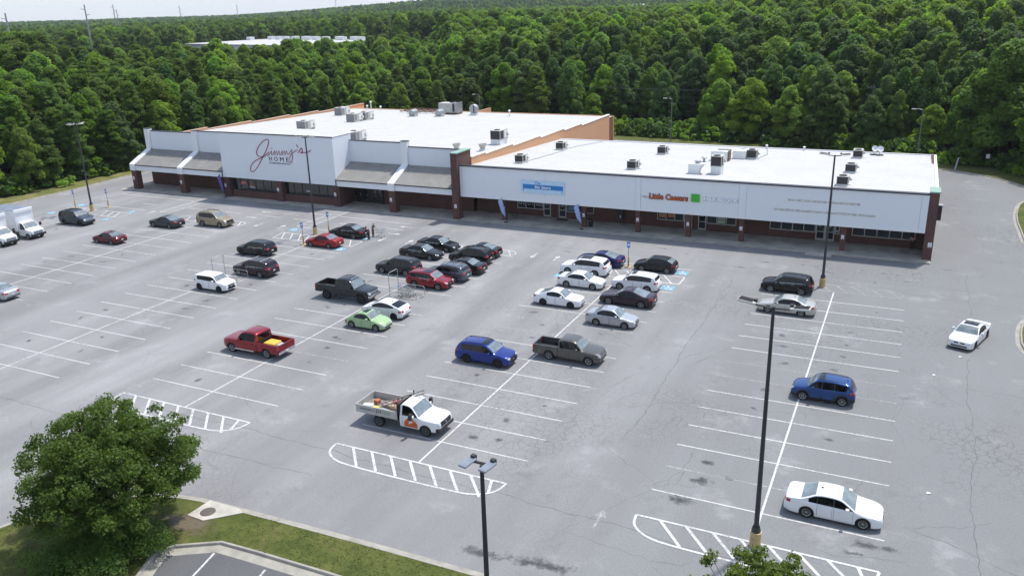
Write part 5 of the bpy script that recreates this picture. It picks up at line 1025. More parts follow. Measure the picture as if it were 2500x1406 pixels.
def cobra_lamp(x, y, h, label, a=PI):
    t = thing('street_lamp', label, 'lamp post', (x, y, 0), 0, 'lamps behind the shops')
    MB().tube([(0, 0, 0), (0, 0, h)], .11, 8, .07).build('pole', M['grey'], t); c, s_ = math.cos(a), math.sin(a)
    MB().tube([(0, 0, h-.1), (c*.5, s_*.5, h+.05), (c*1.1, s_*1.1, h+.05)], .04, 6).build('arm', M['grey'], t)
    o = MB().box(1.0, 1.7, -.14, .14, -.02, .1).build('lamp_head', M['head_rim'], t, (0, 0, h)); o.rotation_euler = (0, 0, a)
cobra_lamp(-42.2, 157.8, 8.3, 'grey street lamp behind the terracotta wall corner'); cobra_lamp(.9, 149.3, 8.4, 'grey street lamp behind the right end of the shop row'); cobra_lamp(-86.3, 163, 7.7, 'small street lamp rising behind the store roof in the middle')
M['adab'] = pm('blue_sign_face', (.03, .16, .55), .4)
def ada_sign(x, y, label, short=False):
    t = thing('accessible_parking_sign', label, 'sign', (x, y, 0), 0, 'accessible parking signs'); h = 2.7
    MB().tube([(0, 0, 0), (0, 0, 1.05)], .09, 12).build('bollard', M['yellow'], t); MB().lathe([(.09, 1.05), (.05, 1.11), (0, 1.12)], 12).build('bollard_cap', M['yellow'], t)
    MB().poly([(-.32, -.3), (.32, -.3), (.32, .3), (-.32, .3)], .012, .06).build('pad', pm('yellow_worn_pad', (.42, .34, .18), .8, var=.3), t)
    MB().tube([(0, 0, 1.1), (0, 0, h)], .03, 6).build('post', M['grey'], t)
    p = MB().box(-.17, .17, -.045, -.03, h-.62, h).build('sign_panel', M['adab'], t); MB().box(-.1, .1, -.05, -.0455, h-.42, h-.16).build('symbol', M['notice'], p)
ada_sign(-108.3, 78.4, 'blue accessible sign behind the dark slate SUV'); ada_sign(-103.9, 80.4, 'blue accessible sign right of the far left lamp post'); ada_sign(-63.5, 74.2, 'blue accessible sign on yellow bollard left of the red sedan'); ada_sign(-63.85, 79.5, 'blue accessible sign between lamp post and the black sedan with people'); ada_sign(-25.2, 79.15, 'blue accessible sign on yellow bollard between blue sedan and black hatchback')
def corral(x, y, L_, Wc, label):
    t = thing('cart_corral', label, 'cart corral', (x, y, 0), 0, 'cart corrals'); r = .03
    MB().tube([(0, 0, 0), (0, 0, 2.2), (.0, .12, 2.3), (0, Wc-.12, 2.3), (0, Wc, 2.2), (0, Wc, 0)], r, 6).build('tall_frame', M['galv'], t); MB().tube([(0, 0, 1.6), (0, Wc, 1.6)], .02, 5).build('crossbar', M['galv'], t)
    for yy in (0, Wc):
        MB().tube([(0, yy, .85), (L_-.15, yy, .85), (L_, yy, .72), (L_, yy, 0)], r, 6).build('side_rail', M['galv'], t); MB().tube([(0, yy, .45), (L_, yy, .45)], r*.8, 6).build('side_rail', M['galv'], t)
    MB().tube([(0, 0, .03), (0, Wc, .03)], r, 6).build('floor_bar', M['galv'], t); MB().tube([(L_, 0, .03), (L_, Wc, .03)], r, 6).build('floor_bar', M['galv'], t)
corral(-43.6, 62.4, 2.95, 1.55, 'steel cart corral holding several carts beside dark red crossover'); corral(-63.75, 60.1, 3.1, 1.6, 'empty steel cart corral between white hatchback and plum SUV')
def cart(x, y, a, label, col='galv'):
    t = thing('shopping_cart', label, 'shopping cart', (x, y, 0), a, 'shopping carts'); m = MB(); w0, w1 = .27, .2
    top = [(-.45, -w0, .98), (.5, -w1, .85), (.5, w1, .85), (-.45, w0, .98)]; bt = [(-.35, -w0*.85, .55), (.45, -w1*.85, .5), (.45, w1*.85, .5), (-.35, w0*.85, .55)]
    for q in (top, bt):
        for i in range(4): m.tube([q[i], q[(i+1) % 4]], .012, 4)
    for i in range(4):
        for k in range(6):
            f = k/6; a_ = Vector(top[i]).lerp(Vector(top[(i+1) % 4]), f); b_ = Vector(bt[i]).lerp(Vector(bt[(i+1) % 4]), f); m.tube([a_, b_], .006, 4)
    for k in range(1, 6): f = k/6; m.tube([Vector(bt[0]).lerp(Vector(bt[1]), f), Vector(bt[3]).lerp(Vector(bt[2]), f)], .006, 4)
    m.build('basket', M[col], t); m = MB()
    for sd in (-1, 1): m.tube([(-.5, sd*.24, .98), (-.42, sd*.24, .2), (.42, sd*.18, .16)], .015, 5)
    m.build('frame', M[col], t); MB().tube([(-.52, -.26, 1.02), (-.52, .26, 1.02)], .02, 6).build('handle', M['bin'] if col == 'galv' else M['black'], t)
    for xx, yy in ((-.42, .23), (-.42, -.23), (.42, .18), (.42, -.18)): MB().lathe([(.0, -.02), (.065, -.02), (.065, .02), (0, .02)], 10, 'y', (xx, yy, .065)).build('caster', M['black'], t)
cart(-42.4, 63.0, .1, 'left cart inside the cart corral beside dark red crossover'); cart(-41.8, 63.3, 0, 'middle cart inside the cart corral beside dark red crossover'); cart(-42.0, 62.75, .2, 'near cart inside the cart corral beside dark red crossover'); cart(-56.75, 80.2, R(170), 'empty shopping cart beside the man in grey'); cart(-44.9, 93.2, R(60), 'dark cart standing on the sidewalk under the shop row canopy', 'black')
M['flagp'] = pm('purple_flag_cloth', (.12, .08, .28), .8, var=.2, scale=2); M['flagb'] = pm('light_blue_flag_cloth', (.33, .43, .7), .8, var=.12, scale=2)
def feather_flag(x, y, mat, label, z0=.15, h=3.2):
    t = thing('feather_flag', label, 'flag', (x, y, z0), 0, 'feather flags'); n = 14; m = MB(); vv = []
    for i in range(n+1):
        f = i/n; z = .55+(h-.55)*f; lean = -.5*f**1.6; wv = .06*math.sin(f*6); w_ = .62*min(1, f*3.2)*(1 if f < .85 else max(.12, (1-f)/.15))
        vv += [(lean+.30-w_, wv, z), (lean+.30-w_*.5, wv+.03, z), (lean+.30, 0, z)]
    ff = [(i*3+k, i*3+k+1, (i+1)*3+k+1, (i+1)*3+k) for i in range(n) for k in range(2)]
    b0 = len(vv); vv += [(p[0], p[1]+.012, p[2]) for p in vv]; ff += [tuple(b0+q for q in f)[::-1] for f in ff]
    MB().add(vv, ff).build('flag_cloth', M[mat], t, smooth=True); MB().tube([(.30-.5*(i/8)**1.6, .006, h*i/8*1.0) for i in range(9)], .018, 6).build('pole', M['black'], t); MB().lathe([(.28, 0), (.26, .05), (0, .06)], 12, c=(.3, 0, 0)).build('base', M['black'], t)
feather_flag(-92.0, 90.9, 'flagp', 'purple feather flag beside the brick column left of the sign block', 0, 3.5); feather_flag(-45.5, 91.2, 'flagb', 'light blue feather flag left of the blue sign shop windows', .15, 3.05); feather_flag(-35.3, 91.2, 'flagb', 'light blue feather flag next to the black trash bin', .15, 3.05)
t = thing('trash_bin', 'black trash bin behind the brick column with blue flag', 'trash bin', (-34.4, 92.7, .15)); MB().lathe([(.24, 0), (.3, .85), (.32, .86), (.32, .92), (.2, 1.0), (0, 1.02)], 18).build('bin_body', M['black'], t); MB().box(-.12, .12, -.31, -.27, .72, .84).build('opening', M['grey'], t)
t = thing('pay_phone', 'black pay phone stand against the brick wall of shop row', 'pay phone', (-31.4, 95.25, .15)); MB().box(-.06, .06, -.05, .05, 0, .6).build('post', M['black'], t); MB().box(-.3, .3, -.2, .25, .6, 1.75).build('housing', M['black'], t); MB().box(-.33, .33, -.24, .25, 1.75, 1.85).build('hood', M['coping'], t); MB().box(-.08, .08, -.23, -.2, .75, 1.1).build('handset_plate', M['galv'], t)
tag(MB().box(-.75, .75, -.4, .4, 0, .02).build('door_mat', M['black'], None, (-38.95, 94.65, .152)), 'black door mat on sidewalk in front of blue poster shop doors', 'door mat')
t = thing('road_sign', 'small white sign on a thin post before the dark woods at right', 'sign', (10.7, 146.5, .1)); MB().tube([(0, 0, 0), (0, 0, 2.0)], .03, 6).build('post', M['black'], t); MB().box(-.25, .25, -.03, -.01, 1.45, 2.1).build('panel', M['notice'], t)
t = thing('broken_post', 'broken leaning grey post by the curved service road', 'post', (6.3, 143.2, .1)); MB().tube([(0, 0, 0), (.35, 1.2, 1.7)], .14, 8, .12).build('post_stump', M['galv'], t); MB().tube([(-1.7, -.6, .08), (.4, -.5, .1)], .1, 6, .06).build('fallen_piece', M['wood'], t)
# ---------------------------------------------------------------- utility poles and wires
def utility_pole(x, y, h, label, arms, tr=False):
    z = float(hgt(x, y)); t = thing('utility_pole', label, 'utility pole', (x, y, z), 0, 'utility poles'); MB().tube([(0, 0, 0), (0, 0, h)], .17, 8, .12).build('pole', M['wood'], t)
    for za_ in arms:
        MB().box(-1.2, 1.2, -.06, .06, za_-.06, za_+.06).build('crossarm', M['wood'], t)
        for xx in (-1.1, -.4, .4, 1.1): MB().lathe([(.05, 0), (.07, .08), (.04, .2), (0, .21)], 8, c=(xx, 0, za_+.06)).build('insulator', M['galv'], t)
    if tr: MB().lathe([(0, 0), (.28, 0), (.3, .08), (.3, .75), (.25, .85), (0, .88)], 12, c=(.42, -.1, h-3)).build('transformer', M['galv'], t)
utility_pole(-81.2, 173, 9.2, 'wooden utility pole with transformer behind the store roof', (8.6, 7.4), True); utility_pole(-7.6, 168, 10.3, 'wooden utility pole among trees behind the shop row', (9.8, 8.4, 7.0)); utility_pole(60, 165, 10.3, 'wooden utility pole beyond the right edge by the service road', (9.8,))
m = MB()
for k, (zz_, dx) in enumerate(((9.0, -1.1), (9.0, .4), (9.0, 1.1), (7.6, 0), (6.4, 0))):
    for (xa_, ya_, xb_, yb_) in ((-81.2, 173, -7.6, 168), (-7.6, 168, 60, 165)):
        m.tube([(xa_+(xb_-xa_)*f, ya_+(yb_-ya_)*f+dx, zz_+.6-4*1.1*f*(1-f)+(float(hgt(xa_, ya_))*(1-f)+float(hgt(xb_, yb_))*f)) for f in np.linspace(0, 1, 14)], .012, 4, cap=False)
tag(m.build('power_line', M['grey']), 'sagging overhead wires strung between wooden poles behind the shops', 'power line')
for x, y, top, arms, lb in ((-346.8, 236.9, 28.4, 1, 'far transmission pole at left edge of the picture'), (-375.9, 298.5, 31.7, 1, 'tall transmission pole second from left on the skyline'), (-613, 514, 34.8, 1, 'transmission pole third from left on the skyline'), (-688, 580, 31.1, 1, 'smaller transmission pole right beside the third one'), (-795.7, 759.5, 35.2, 2, 'distant lattice like pole fifth from left on skyline'), (-886, 951, 35.9, 1, 'distant skyline pole above the long white roof'), (-900, 1199, 44, 1, 'distant skyline pole left of the upper middle'), (-754, 1296, 30.7, 0, 'leftmost pole of the distant substation group'), (-735, 1300, 33, 0, 'second pole of the distant substation group'), (-722, 1304, 34, 0, 'third pole of the distant substation group'), (-708, 1308, 33, 0, 'fourth pole of the distant substation group')):
    z = float(hgt(x, y))-1; t = thing('transmission_pole', lb, 'utility pole', (x, y, z), 0, 'transmission poles'); h = max(top-z, 22); MB().tube([(0, 0, 0), (0, 0, h)], .55, 8, .3).build('pole', M['galv'], t)
    for q in range(arms*3): MB().tube([(-3*(-1)**q, 0, h-2-2.6*q), (0, 0, h-2.4-2.6*q)], .15, 5).build('crossarm', M['galv'], t)
# ---------------------------------------------------------------- distant warehouse
t = thing('warehouse', 'long low white roofed warehouse beyond the woods at upper left', 'building', (-321, 369, 1.4), R(-16)); 
MB().box(-51, 51, -24, 28, -6, 7.9).build('wall', M['white2'], t); MB().box(-51.4, 51.4, -24.4, 28.4, 7.9, 8.7).build('roof', M['roofw'], t)
rr_ = random.Random(5)
for i in range(13): xx = -47+i*7.8+rr_.uniform(-1.5, 1.5); yy = rr_.choice([24, 24, 15, 26]); MB().box(xx-2, xx+2, yy-1.5, yy+1.5, 8.7, 10.5).build('roof_unit', M['acw'], t)
for x, y, s_, lb in ((-340, 1090, 1.0, 'tiny white house among distant trees at upper middle'), (-250, 1150, .8, 'tiny pale roof among distant trees right of the white house')):
    t = thing('house', lb, 'house', (x, y, float(hgt(x, y))+8), R(20)); MB().box(-9*s_, 9*s_, -6, 6, -9, 5).build('wall', M['white2'], t); MB().add([(-10*s_, -7, 5), (10*s_, -7, 5), (10*s_, 7, 5), (-10*s_, 7, 5), (-10*s_, 0, 9), (10*s_, 0, 9)], [(0, 1, 5, 4), (2, 3, 4, 5), (0, 4, 3), (1, 2, 5)]).build('roof', M['galv'], t)
    for k in (-5, 0, 5): MB().box(k*s_-.8, k*s_+.8, -6.05, -6, .5, 3).build('window', M['glass'], t)
# ---------------------------------------------------------------- people
def skin_obj(name, verts, edges, rad, mat, parent, sub=2, root=0):
    me = bpy.data.meshes.new(name); me.from_pydata(verts, edges, []); o = bpy.data.objects.new(name, me); C.objects.link(o)
    md = o.modifiers.new('skin', 'SKIN'); md.use_smooth_shade = True; sv = me.skin_vertices[0].data
    for i, r_ in enumerate(rad): sv[i].radius = (r_, r_) if not isinstance(r_, tuple) else r_
    sv[root].use_root = True; o.modifiers.new('sub', 'SUBSURF').levels = sub; o.modifiers['sub'].render_levels = sub
    bpy.context.view_layer.update(); dg = bpy.context.evaluated_depsgraph_get(); m2 = bpy.data.meshes.new_from_object(o.evaluated_get(dg)); bpy.data.objects.remove(o)
    m2.materials.clear(); m2.materials.append(mat); return link(name, m2, parent)
M['skin'] = pm('warm_skin', (.33, .19, .13), .6); M['skind'] = pm('deep_brown_skin', (.07, .04, .028), .6)
def person(label, x, y, z, a, joints, shirt, trous, hair, skin='skin', vest=None):
    t = thing('person', label, 'person', (x, y, z), a); Jn = {k: Vector(v) for k, v in joints.items()}
    vs_, es, rd = [], [], []
    def addp(p, r_, par=None):
        vs_.append(tuple(p)); rd.append(r_)
        if par is not None: es.append((par, len(vs_)-1))
        return len(vs_)-1
    pel = addp(Jn['pelvis'], .12); ch = addp(Jn['chest'], .13, pel); nk = addp(Jn['neck'], .055, ch); hd = addp(Jn['head'], .085, nk); tp = addp(Jn['head']+Vector((0, 0, .11)), .075, hd); addp(Jn['head']+Vector((.075, 0, -.02)), .045, hd)
    for s_ in 'lr':
        sh_ = addp(Jn['sho_'+s_], .055, ch); el = addp(Jn['elb_'+s_], .042, sh_); wr_ = addp(Jn['wri_'+s_], .03, el); d = (Jn['wri_'+s_]-Jn['elb_'+s_]).normalized(); pm_ = addp(Jn['wri_'+s_]+d*.07, .036, wr_)
        sd = d.cross(Vector((0, 1, 0))).normalized()
        for k, l in enumerate((.07, .085, .08, .06)):
            f1 = addp(Jn['wri_'+s_]+d*.115+sd*(.022*(k-1.5)), .010, pm_); addp(Jn['wri_'+s_]+d*(.115+l*.8)+sd*(.022*(k-1.5))+Vector((.015, 0, 0)), .008, f1)
        th = addp(Jn['wri_'+s_]+d*.07+sd*.05, .011, pm_); addp(Jn['wri_'+s_]+d*.11+sd*.065, .009, th)
        hp = addp(Jn['hip_'+s_], .085, pel); kn = addp(Jn['kne_'+s_], .058, hp); an = addp(Jn['ank_'+s_], .042, kn); addp(Jn['ank_'+s_]+Vector((.13, 0, -.05)), .04, an)
    skin_obj('body', vs_, es, rd, M[skin], t)
    def garment(nm, chains, mat):
        vs_.clear(); es.clear(); rd.clear()
        hub = len(chains[0])-1 if nm == 'trousers' else max(0, len(chains[0])-2)
        for cidx, chn in enumerate(chains):
            prev = None if cidx == 0 else hub
            for (p, r_) in chn: prev = addp(p, r_, prev)
        skin_obj(nm, list(vs_), list(es), list(rd), mat, t)
    L2 = lambda a_, b_, f: Jn[a_].lerp(Jn[b_], f)
    garment('shirt', [[(L2('pelvis', 'chest', -.15), .145), (L2('pelvis', 'chest', .5), .145), (Jn['chest'], .155), (L2('chest', 'neck', .6), .085)]]+[[(L2('chest', 'sho_'+s_, .5), .09), (Jn['sho_'+s_], .075), (L2('sho_'+s_, 'elb_'+s_, .9), .06)] for s_ in 'lr'], shirt)
    garment('trousers', [[(L2('pelvis', 'chest', .15), .14), (Jn['pelvis'], .145)]]+[[(L2('pelvis', 'hip_'+s_, .4), .1), (Jn['hip_'+s_], .105), (Jn['kne_'+s_], .078), (Jn['ank_'+s_]+Vector((0, 0, .02)), .065)] for s_ in 'lr'], trous)
    hm = MB().lathe([(0, .135), (.05, .125), (.085, .08), (.095, .02), (.085, -.03)], 16).build('hair', hair, t, tuple(Jn['head']+Vector((-.012, 0, .035)))); hm.rotation_euler = (0, R(-12), 0)
    for s_ in 'lr': MB().lathe([(0, -.05), (.05, -.05), (.05, .02), (.03, .05), (0, .05)], 10, c=(0, 0, 0)).build('shoe', M['black'], t, tuple(Jn['ank_'+s_]+Vector((.05, 0, -.035)))).scale = (2.4, .95, .9)
    for s_ in (-1, 1): MB().lathe([(0, .012), (.012, 0), (0, -.012)], 8).build('eye', M['ink'], t, tuple(Jn['head']+Vector((.105, s_*.035, .02))))
    if vest:
        garment('safety_vest', [[(L2('pelvis', 'chest', .1), .16), (L2('pelvis', 'chest', .6), .16), (Jn['chest'], .172), (L2('chest', 'neck', .3), .13)]], vest)
        for zc in (1.12, 1.3): MB().lathe([(.17, -.02), (.176, 0), (.17, .02)], 18).build('reflective_band', M['notice'], t, (0, 0, zc))
    return t
base = dict(pelvis=(0, 0, .95), chest=(.02, 0, 1.33), neck=(.03, 0, 1.5), head=(.05, 0, 1.63), sho_l=(.02, .19, 1.43), sho_r=(.02, -.19, 1.43), elb_l=(.03, .25, 1.15), elb_r=(.03, -.25, 1.15), wri_l=(.12, .24, .92), wri_r=(.12, -.24, .92), hip_l=(0, .09, .9), hip_r=(0, -.09, .9), kne_l=(.03, .11, .5), kne_r=(.03, -.11, .5), ank_l=(0, .12, .09), ank_r=(0, -.12, .09))
j = dict(base); j.update(chest=(.1, 0, 1.31), neck=(.16, 0, 1.47), head=(.22, 0, 1.58), sho_l=(.12, .19, 1.4), sho_r=(.12, -.19, 1.4), elb_l=(.22, .22, 1.15), elb_r=(.22, -.22, 1.15), wri_l=(.42, .18, 1.0), wri_r=(.42, -.18, 1.0))
person('man in grey shirt and tan trousers standing by an empty cart', -57.65, 80.0, 0, R(-5), j, pm('grey_green_shirt', (.06, .075, .07), .8), pm('khaki_trousers', (.13, .115, .09), .8), pm('grey_hair', (.28, .26, .24), .8))
j = dict(base); j.update(chest=(.16, 0, 1.26), neck=(.25, 0, 1.38), head=(.33, 0, 1.46), sho_l=(.18, .18, 1.34), sho_r=(.18, -.18, 1.34), elb_l=(.36, .2, 1.12), elb_r=(.36, -.2, 1.12), wri_l=(.55, .15, 1.05), wri_r=(.55, -.15, 1.05))
person('woman in purple top bending over the trunk of the black sedan', -57.35, 78.7, 0, R(175), j, pm('purple_top', (.05, .018, .09), .8), pm('black_trousers', (.012, .012, .015), .8), pm('reddish_hair', (.12, .035, .02), .7))
j = dict(base); j.update(elb_l=(.1, .3, 1.18), wri_l=(.2, .12, 1.12), elb_r=(.1, -.3, 1.18), wri_r=(.2, -.12, 1.12), kne_l=(.03, .16, .5), ank_l=(.02, .2, .09))
person('worker in red safety vest standing under the shop row canopy by end pillar', 1.15, 94.75, .15, R(-80), j, pm('grey_work_shirt', (.28, .26, .25), .8), pm('dark_work_trousers', (.012, .012, .014), .8), pm('black_hair', (.01, .01, .01), .7), 'skind', pm('red_orange_vest', (.8, .07, .03), .7))
for x, y, lb in ((5.0, 66.2, 'scrap of white paper on asphalt near the oncoming sedan'), (2.9, 45.3, 'scrap of white litter on asphalt right of the white sedan'), (3.2, 62, 'pale litter scrap in the right lane'), (-3.2, 30.7, 'white litter speck near the bottom right tree')):
    tag(MB().add([(0, 0, .02), (.22, .03, .05), (.2, .17, .02), (.02, .15, .06)], [(0, 1, 2, 3)]).build('litter', M['notice'], None, (x, y, 0)), lb, 'litter')
# ---------------------------------------------------------------- trees
rng = np.random.default_rng(11)
def leaf_mesh(name, P, N, size, asp, mat, droop=0.):
    n = len(P); N = N/np.linalg.norm(N, axis=1, keepdims=True); a = rng.normal(size=(n, 3)); T = np.cross(N, a); T /= np.linalg.norm(T, axis=1, keepdims=True)+1e-9; Bn = np.cross(N, T)
    s_ = size[:, None]; q = np.stack([P-T*s_*.5*asp-Bn*s_*.5, P+T*s_*.5*asp-Bn*s_*.35, P+T*s_*.4*asp+Bn*s_*.5, P-T*s_*.5*asp+Bn*s_*.4], 1)
    q[:, 2] += N*s_*.18; q[:, 0] -= N*s_*.1
    me = bpy.data.meshes.new(name); me.vertices.add(4*n); me.loops.add(4*n); me.polygons.add(n)
    me.vertices.foreach_set('co', q.reshape(-1)); me.loops.foreach_set('vertex_index', np.arange(4*n, dtype=np.int32)); me.polygons.foreach_set('loop_start', np.arange(0, 4*n, 4, dtype=np.int32)); me.polygons.foreach_set('loop_total', np.full(n, 4, dtype=np.int32))
    me.materials.append(mat); me.update(calc_edges=True); me.validate(); return me
def sph(n):
    d = rng.normal(size=(n, 3)); return d/np.linalg.norm(d, axis=1, keepdims=True)
def lobes_leaves(lobes, per, shell=(.78, 1.05), upb=.35, jit=.38, low=-.5):
    P, N = [], []
    for c, r in lobes:
        r = np.array(r if hasattr(r, '__len__') else (r, r, r)); k = int(per*(np.mean(r)**2)); d = sph(int(k*1.4)+4); d = d[d[:, 2] > low][:k]
        rad = rng.uniform(shell[0], shell[1], (len(d), 1)); P.append(np.array(c)+d*r*rad); N.append(d+np.array([0, 0, upb])+rng.normal(size=d.shape)*jit)
    return np.concatenate(P), np.concatenate(N)
def crown_broad(h, R_, base, seed, nl=95, per=560, ls=.27, mat='leaf', top=.5, asp=1.):
    r_ = np.random.default_rng(seed); lobes = []
    for i in range(nl):
        t_ = r_.uniform(.02, 1)**.85; env = R_*min(1, .35+t_*3.2)*(1-t_)**.5+.15; a = r_.uniform(0, 2*PI); f = r_.uniform(.4, .95)
        lr = R_*r_.uniform(.13, .27)*(1-.35*t_)
        lobes.append(((env*f*math.cos(a), env*f*math.sin(a), base+(h-base-lr*.8)*t_), (lr, lr, lr*r_.uniform(.85, 1.45))))
    lobes.append(((0, 0, h-R_*.3), (R_*.22, R_*.22, R_*.34))); P, N = lobes_leaves(lobes, per, (.5, 1.22), .35, .5); return leaf_mesh('crown', P, N, r_.uniform(ls*.65, ls*1.25, len(P)), asp, M[mat])
def crown_pine(h, R_, base, seed, per=420, ls=.36, nl=70):
    r_ = np.random.default_rng(seed); lobes = []
    for i in range(nl):
        t_ = (i+r_.uniform(0, 1))/nl; env = R_*(1-t_)**.6*(.4+.6*min(1, t_*3.5))+.35; a = i*2.4+r_.uniform(-.6, .6); f = r_.uniform(.35, .85); lr = R_*r_.uniform(.18, .32)*(1-.35*t_)
        lobes.append(((env*f*math.cos(a), env*f*math.sin(a), base+(h-base)*t_), (lr*1.15, lr*1.15, lr*.62)))
    P, N = lobes_leaves(lobes, per, (.45, 1.1), .5, .75, -.7); return leaf_mesh('crown', P, N, r_.uniform(ls*.6, ls*1.2, len(P)), .42, M['needle'])
def trunk(h, r0, lean=0., limbs=5, seed=0, base=4.):
    r_ = random.Random(seed); m = MB(); m.tube([(0, 0, -.6), (0, 0, .2), (r_.uniform(-.1, .1), r_.uniform(-.1, .1), h*.4), (r_.uniform(-.25, .25), r_.uniform(-.25, .25), h*.95)], r0*1.15, 7, r0*.2)
    for i in range(limbs):
        z = base+(h*.8-base)*(i+.3)/limbs; a = r_.uniform(0, 6.28); l = h*.16*(1-.5*i/limbs)+.6; m.tube([(0, 0, z), (l*.5*math.cos(a), l*.5*math.sin(a), z+l*.25), (l*math.cos(a), l*math.sin(a), z+l*.6)], r0*.35, 5, r0*.1)
    return mesh_from('trunk', m.v, m.f, M['bark'], smooth=True, sharp=60)
PRO = []   # (species, crown mesh, trunk mesh, nominal height)
for k in range(4): h = 15.5+k*.6; PRO.append(('pine', crown_pine(h, 3.5+.25*k, 4.2-.5*k, 100+k), trunk(h, .2, seed=k, base=4), h))
for k in range(4): h = 14.5+k*.5; PRO.append(('broadleaf', crown_broad(h, 4.7+.4*(k % 2), 2.4, 200+k), trunk(h*.92, .24, seed=20+k, base=3), h))
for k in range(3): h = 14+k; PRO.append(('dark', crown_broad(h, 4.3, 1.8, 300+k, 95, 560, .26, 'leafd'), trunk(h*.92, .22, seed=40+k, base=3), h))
PRO.append(('sapling', crown_broad(6.5, 2.5, .5, 400, 26, 330, .3, 'leaf'), trunk(5.6, .1, seed=60, base=1), 6.5))
NP = {'pine': [0, 1, 2, 3], 'broadleaf': [4, 5, 6, 7], 'dark': [8, 9, 10], 'sapling': [11]}
def scatter(r0, r1, sp_, jit=.42, az0=-67, az1=16):
    out = []
    g_ = np.arange(-r1, r1, sp_); X, Y = np.meshgrid(g_, np.arange(-20, r1, sp_)); X = X.ravel()+rng.uniform(-jit, jit, X.size)*sp_; Y = Y.ravel()+rng.uniform(-jit, jit, Y.size)*sp_
    r = np.hypot(X, Y); az = np.degrees(np.arctan2(X, Y)); k = (r > r0) & (r <= r1) & (az > az0) & (az < az1) & ~in_lot(X, Y, 4.6) & (Y > 15)
    k &= ~((X > -62) & (X < -39) & (Y < 171)); k &= ~((X > -122) & (X <= -66) & (Y < 167))
    k &= ~((np.abs((X+300)*math.cos(R(16))-(Y-362)*math.sin(R(16))) < 76) & (np.abs((X+300)*math.sin(R(16))+(Y-362)*math.cos(R(16))) < 40))
    return X[k], Y[k]
def species_and_shade(x, y):
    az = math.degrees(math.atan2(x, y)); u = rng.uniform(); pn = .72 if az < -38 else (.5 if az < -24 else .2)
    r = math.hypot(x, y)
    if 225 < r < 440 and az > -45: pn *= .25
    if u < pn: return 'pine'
    return 'broadleaf' if rng.uniform() < (.85 if r > 225 or az < -32 else .3) else 'dark'  # dark leaves in front, bright behind: cloud shade put into leaf colour
X1, Y1 = scatter(100, 262, 5.2); order = np.argsort(np.hypot(X1, Y1)); X1, Y1 = X1[order], Y1[order]
def edge_dist(x, y):
    if x < -121: return min(-121-x, 400) if y < 165 else min(-121-x+8, 400)
    return max(0., y-float(np.interp(x, [-122, -66, -60, -40, -10, 7, 14, 30, 75], [166, 166, 171, 168, 155, 147, 139, 126, 118])))
def tree_h(x, y):
    az = math.degrees(math.atan2(x, y)); r = math.hypot(x, y)
    k = 1. if not -54 < az < -30 else (.8 if 190 < r <= 290 else (.56 if 290 < r < 480 else 1.))
    return k*(11.5+6.5*min(1, max(0, edge_dist(x, y)-2)/45))*rng.uniform(.82, 1.18)
LBL = {('pine', 'l'): 'tall pine with drooping dark green tufts in the woods left of the store', ('broadleaf', 'l'): 'leafy bright green tree among pines in the woods left of store', ('dark', 'l'): 'dark green broad tree in the woods left of the store', ('pine', 'm'): 'pine tree in the woods rising behind the white store roof', ('broadleaf', 'm'): 'bright green leafy tree in the woods behind the white store roof', ('dark', 'm'): 'dark leafy tree in the woods behind the white store roof', ('pine', 'r'): 'pine tree in the dark woods behind the shop row', ('broadleaf', 'r'): 'green leafy tree in the dark woods behind the shop row', ('dark', 'r'): 'dark leafy tree in the dark woods behind the shop row'}
def plant(idx, x, y, h, label, group, name, cat='tree', wide=1.):
    spn, cm_, tm_, h0 = PRO[idx]; s_ = h/h0; z = float(hgt(x, y))-.1
    t = thing(name, label, cat, (x, y, z), rng.uniform(0, 6.28), group); t.scale = (s_*wide, s_*wide, s_)
    link('crown', cm_, t); link('trunk', tm_, t); return t
FX = []; cnt = 0; DONE = []
special = [(-35, 166, 11, 4, 'yellowish green bushy tree, left of three low ones behind the shop row'), (-28.5, 163.5, 11.5, 5, 'olive green bushy tree, middle of three low ones behind the shop row'), (-21, 161, 10.5, 6, 'airy green tree, right of three low ones behind the shop row'), (-14, 159, 11, 8, 'dense dark tree close behind the shop row roof'), (-7, 156.5, 9.5, 9, 'dark tree in front of the wooden pole behind the shop row'), (2.6, 154, 8.5, 7, 'yellow green low tree beside the lamp behind the shop row'), (12.5, 150.5, 18.5, 4, 'big light green rounded tree at right above the curved road'), (20, 144, 19.5, 6, 'big leafy tree at the right edge above the curved road'), (-62.5, 170, 7.5, 7, 'small light green tree beside the utility pole behind the store')]
for x, y, h, idx, lb in special: plant(idx, x, y, h, lb, 'trees at the edge of the woods', 'leafy_tree', wide=1.3)
SX = np.array([s_[0] for s_ in special]); SY = np.array([s_[1] for s_ in special]); SH = np.array([s_[2] for s_ in special])
for x, y in zip(X1, Y1):
    if np.min(np.hypot(SX-x, SY-y)-SH*.22) < 1.6: continue
    az = math.degrees(math.atan2(x, y)); spn = species_and_shade(x, y); h = tree_h(x, y); idx = int(rng.choice(NP[spn]))
    vis = -59 < az < 7
    if vis and cnt < 285:
        reg = 'l' if x < -112 else ('m' if x < -45 else 'r')
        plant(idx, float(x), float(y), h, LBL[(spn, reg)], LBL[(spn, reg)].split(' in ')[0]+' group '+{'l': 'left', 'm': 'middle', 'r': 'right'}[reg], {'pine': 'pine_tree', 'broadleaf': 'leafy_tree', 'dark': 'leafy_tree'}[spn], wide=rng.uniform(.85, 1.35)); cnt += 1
    else: FX.append((x, y, h, idx))
def bulk(r0, r1, sp_, hs):
    X_, Y_ = scatter(r0, r1, sp_)
    for x, y in zip(X_, Y_): FX.append((x, y, tree_h(x, y)*hs, int(rng.choice(NP[species_and_shade(x, y)]))))
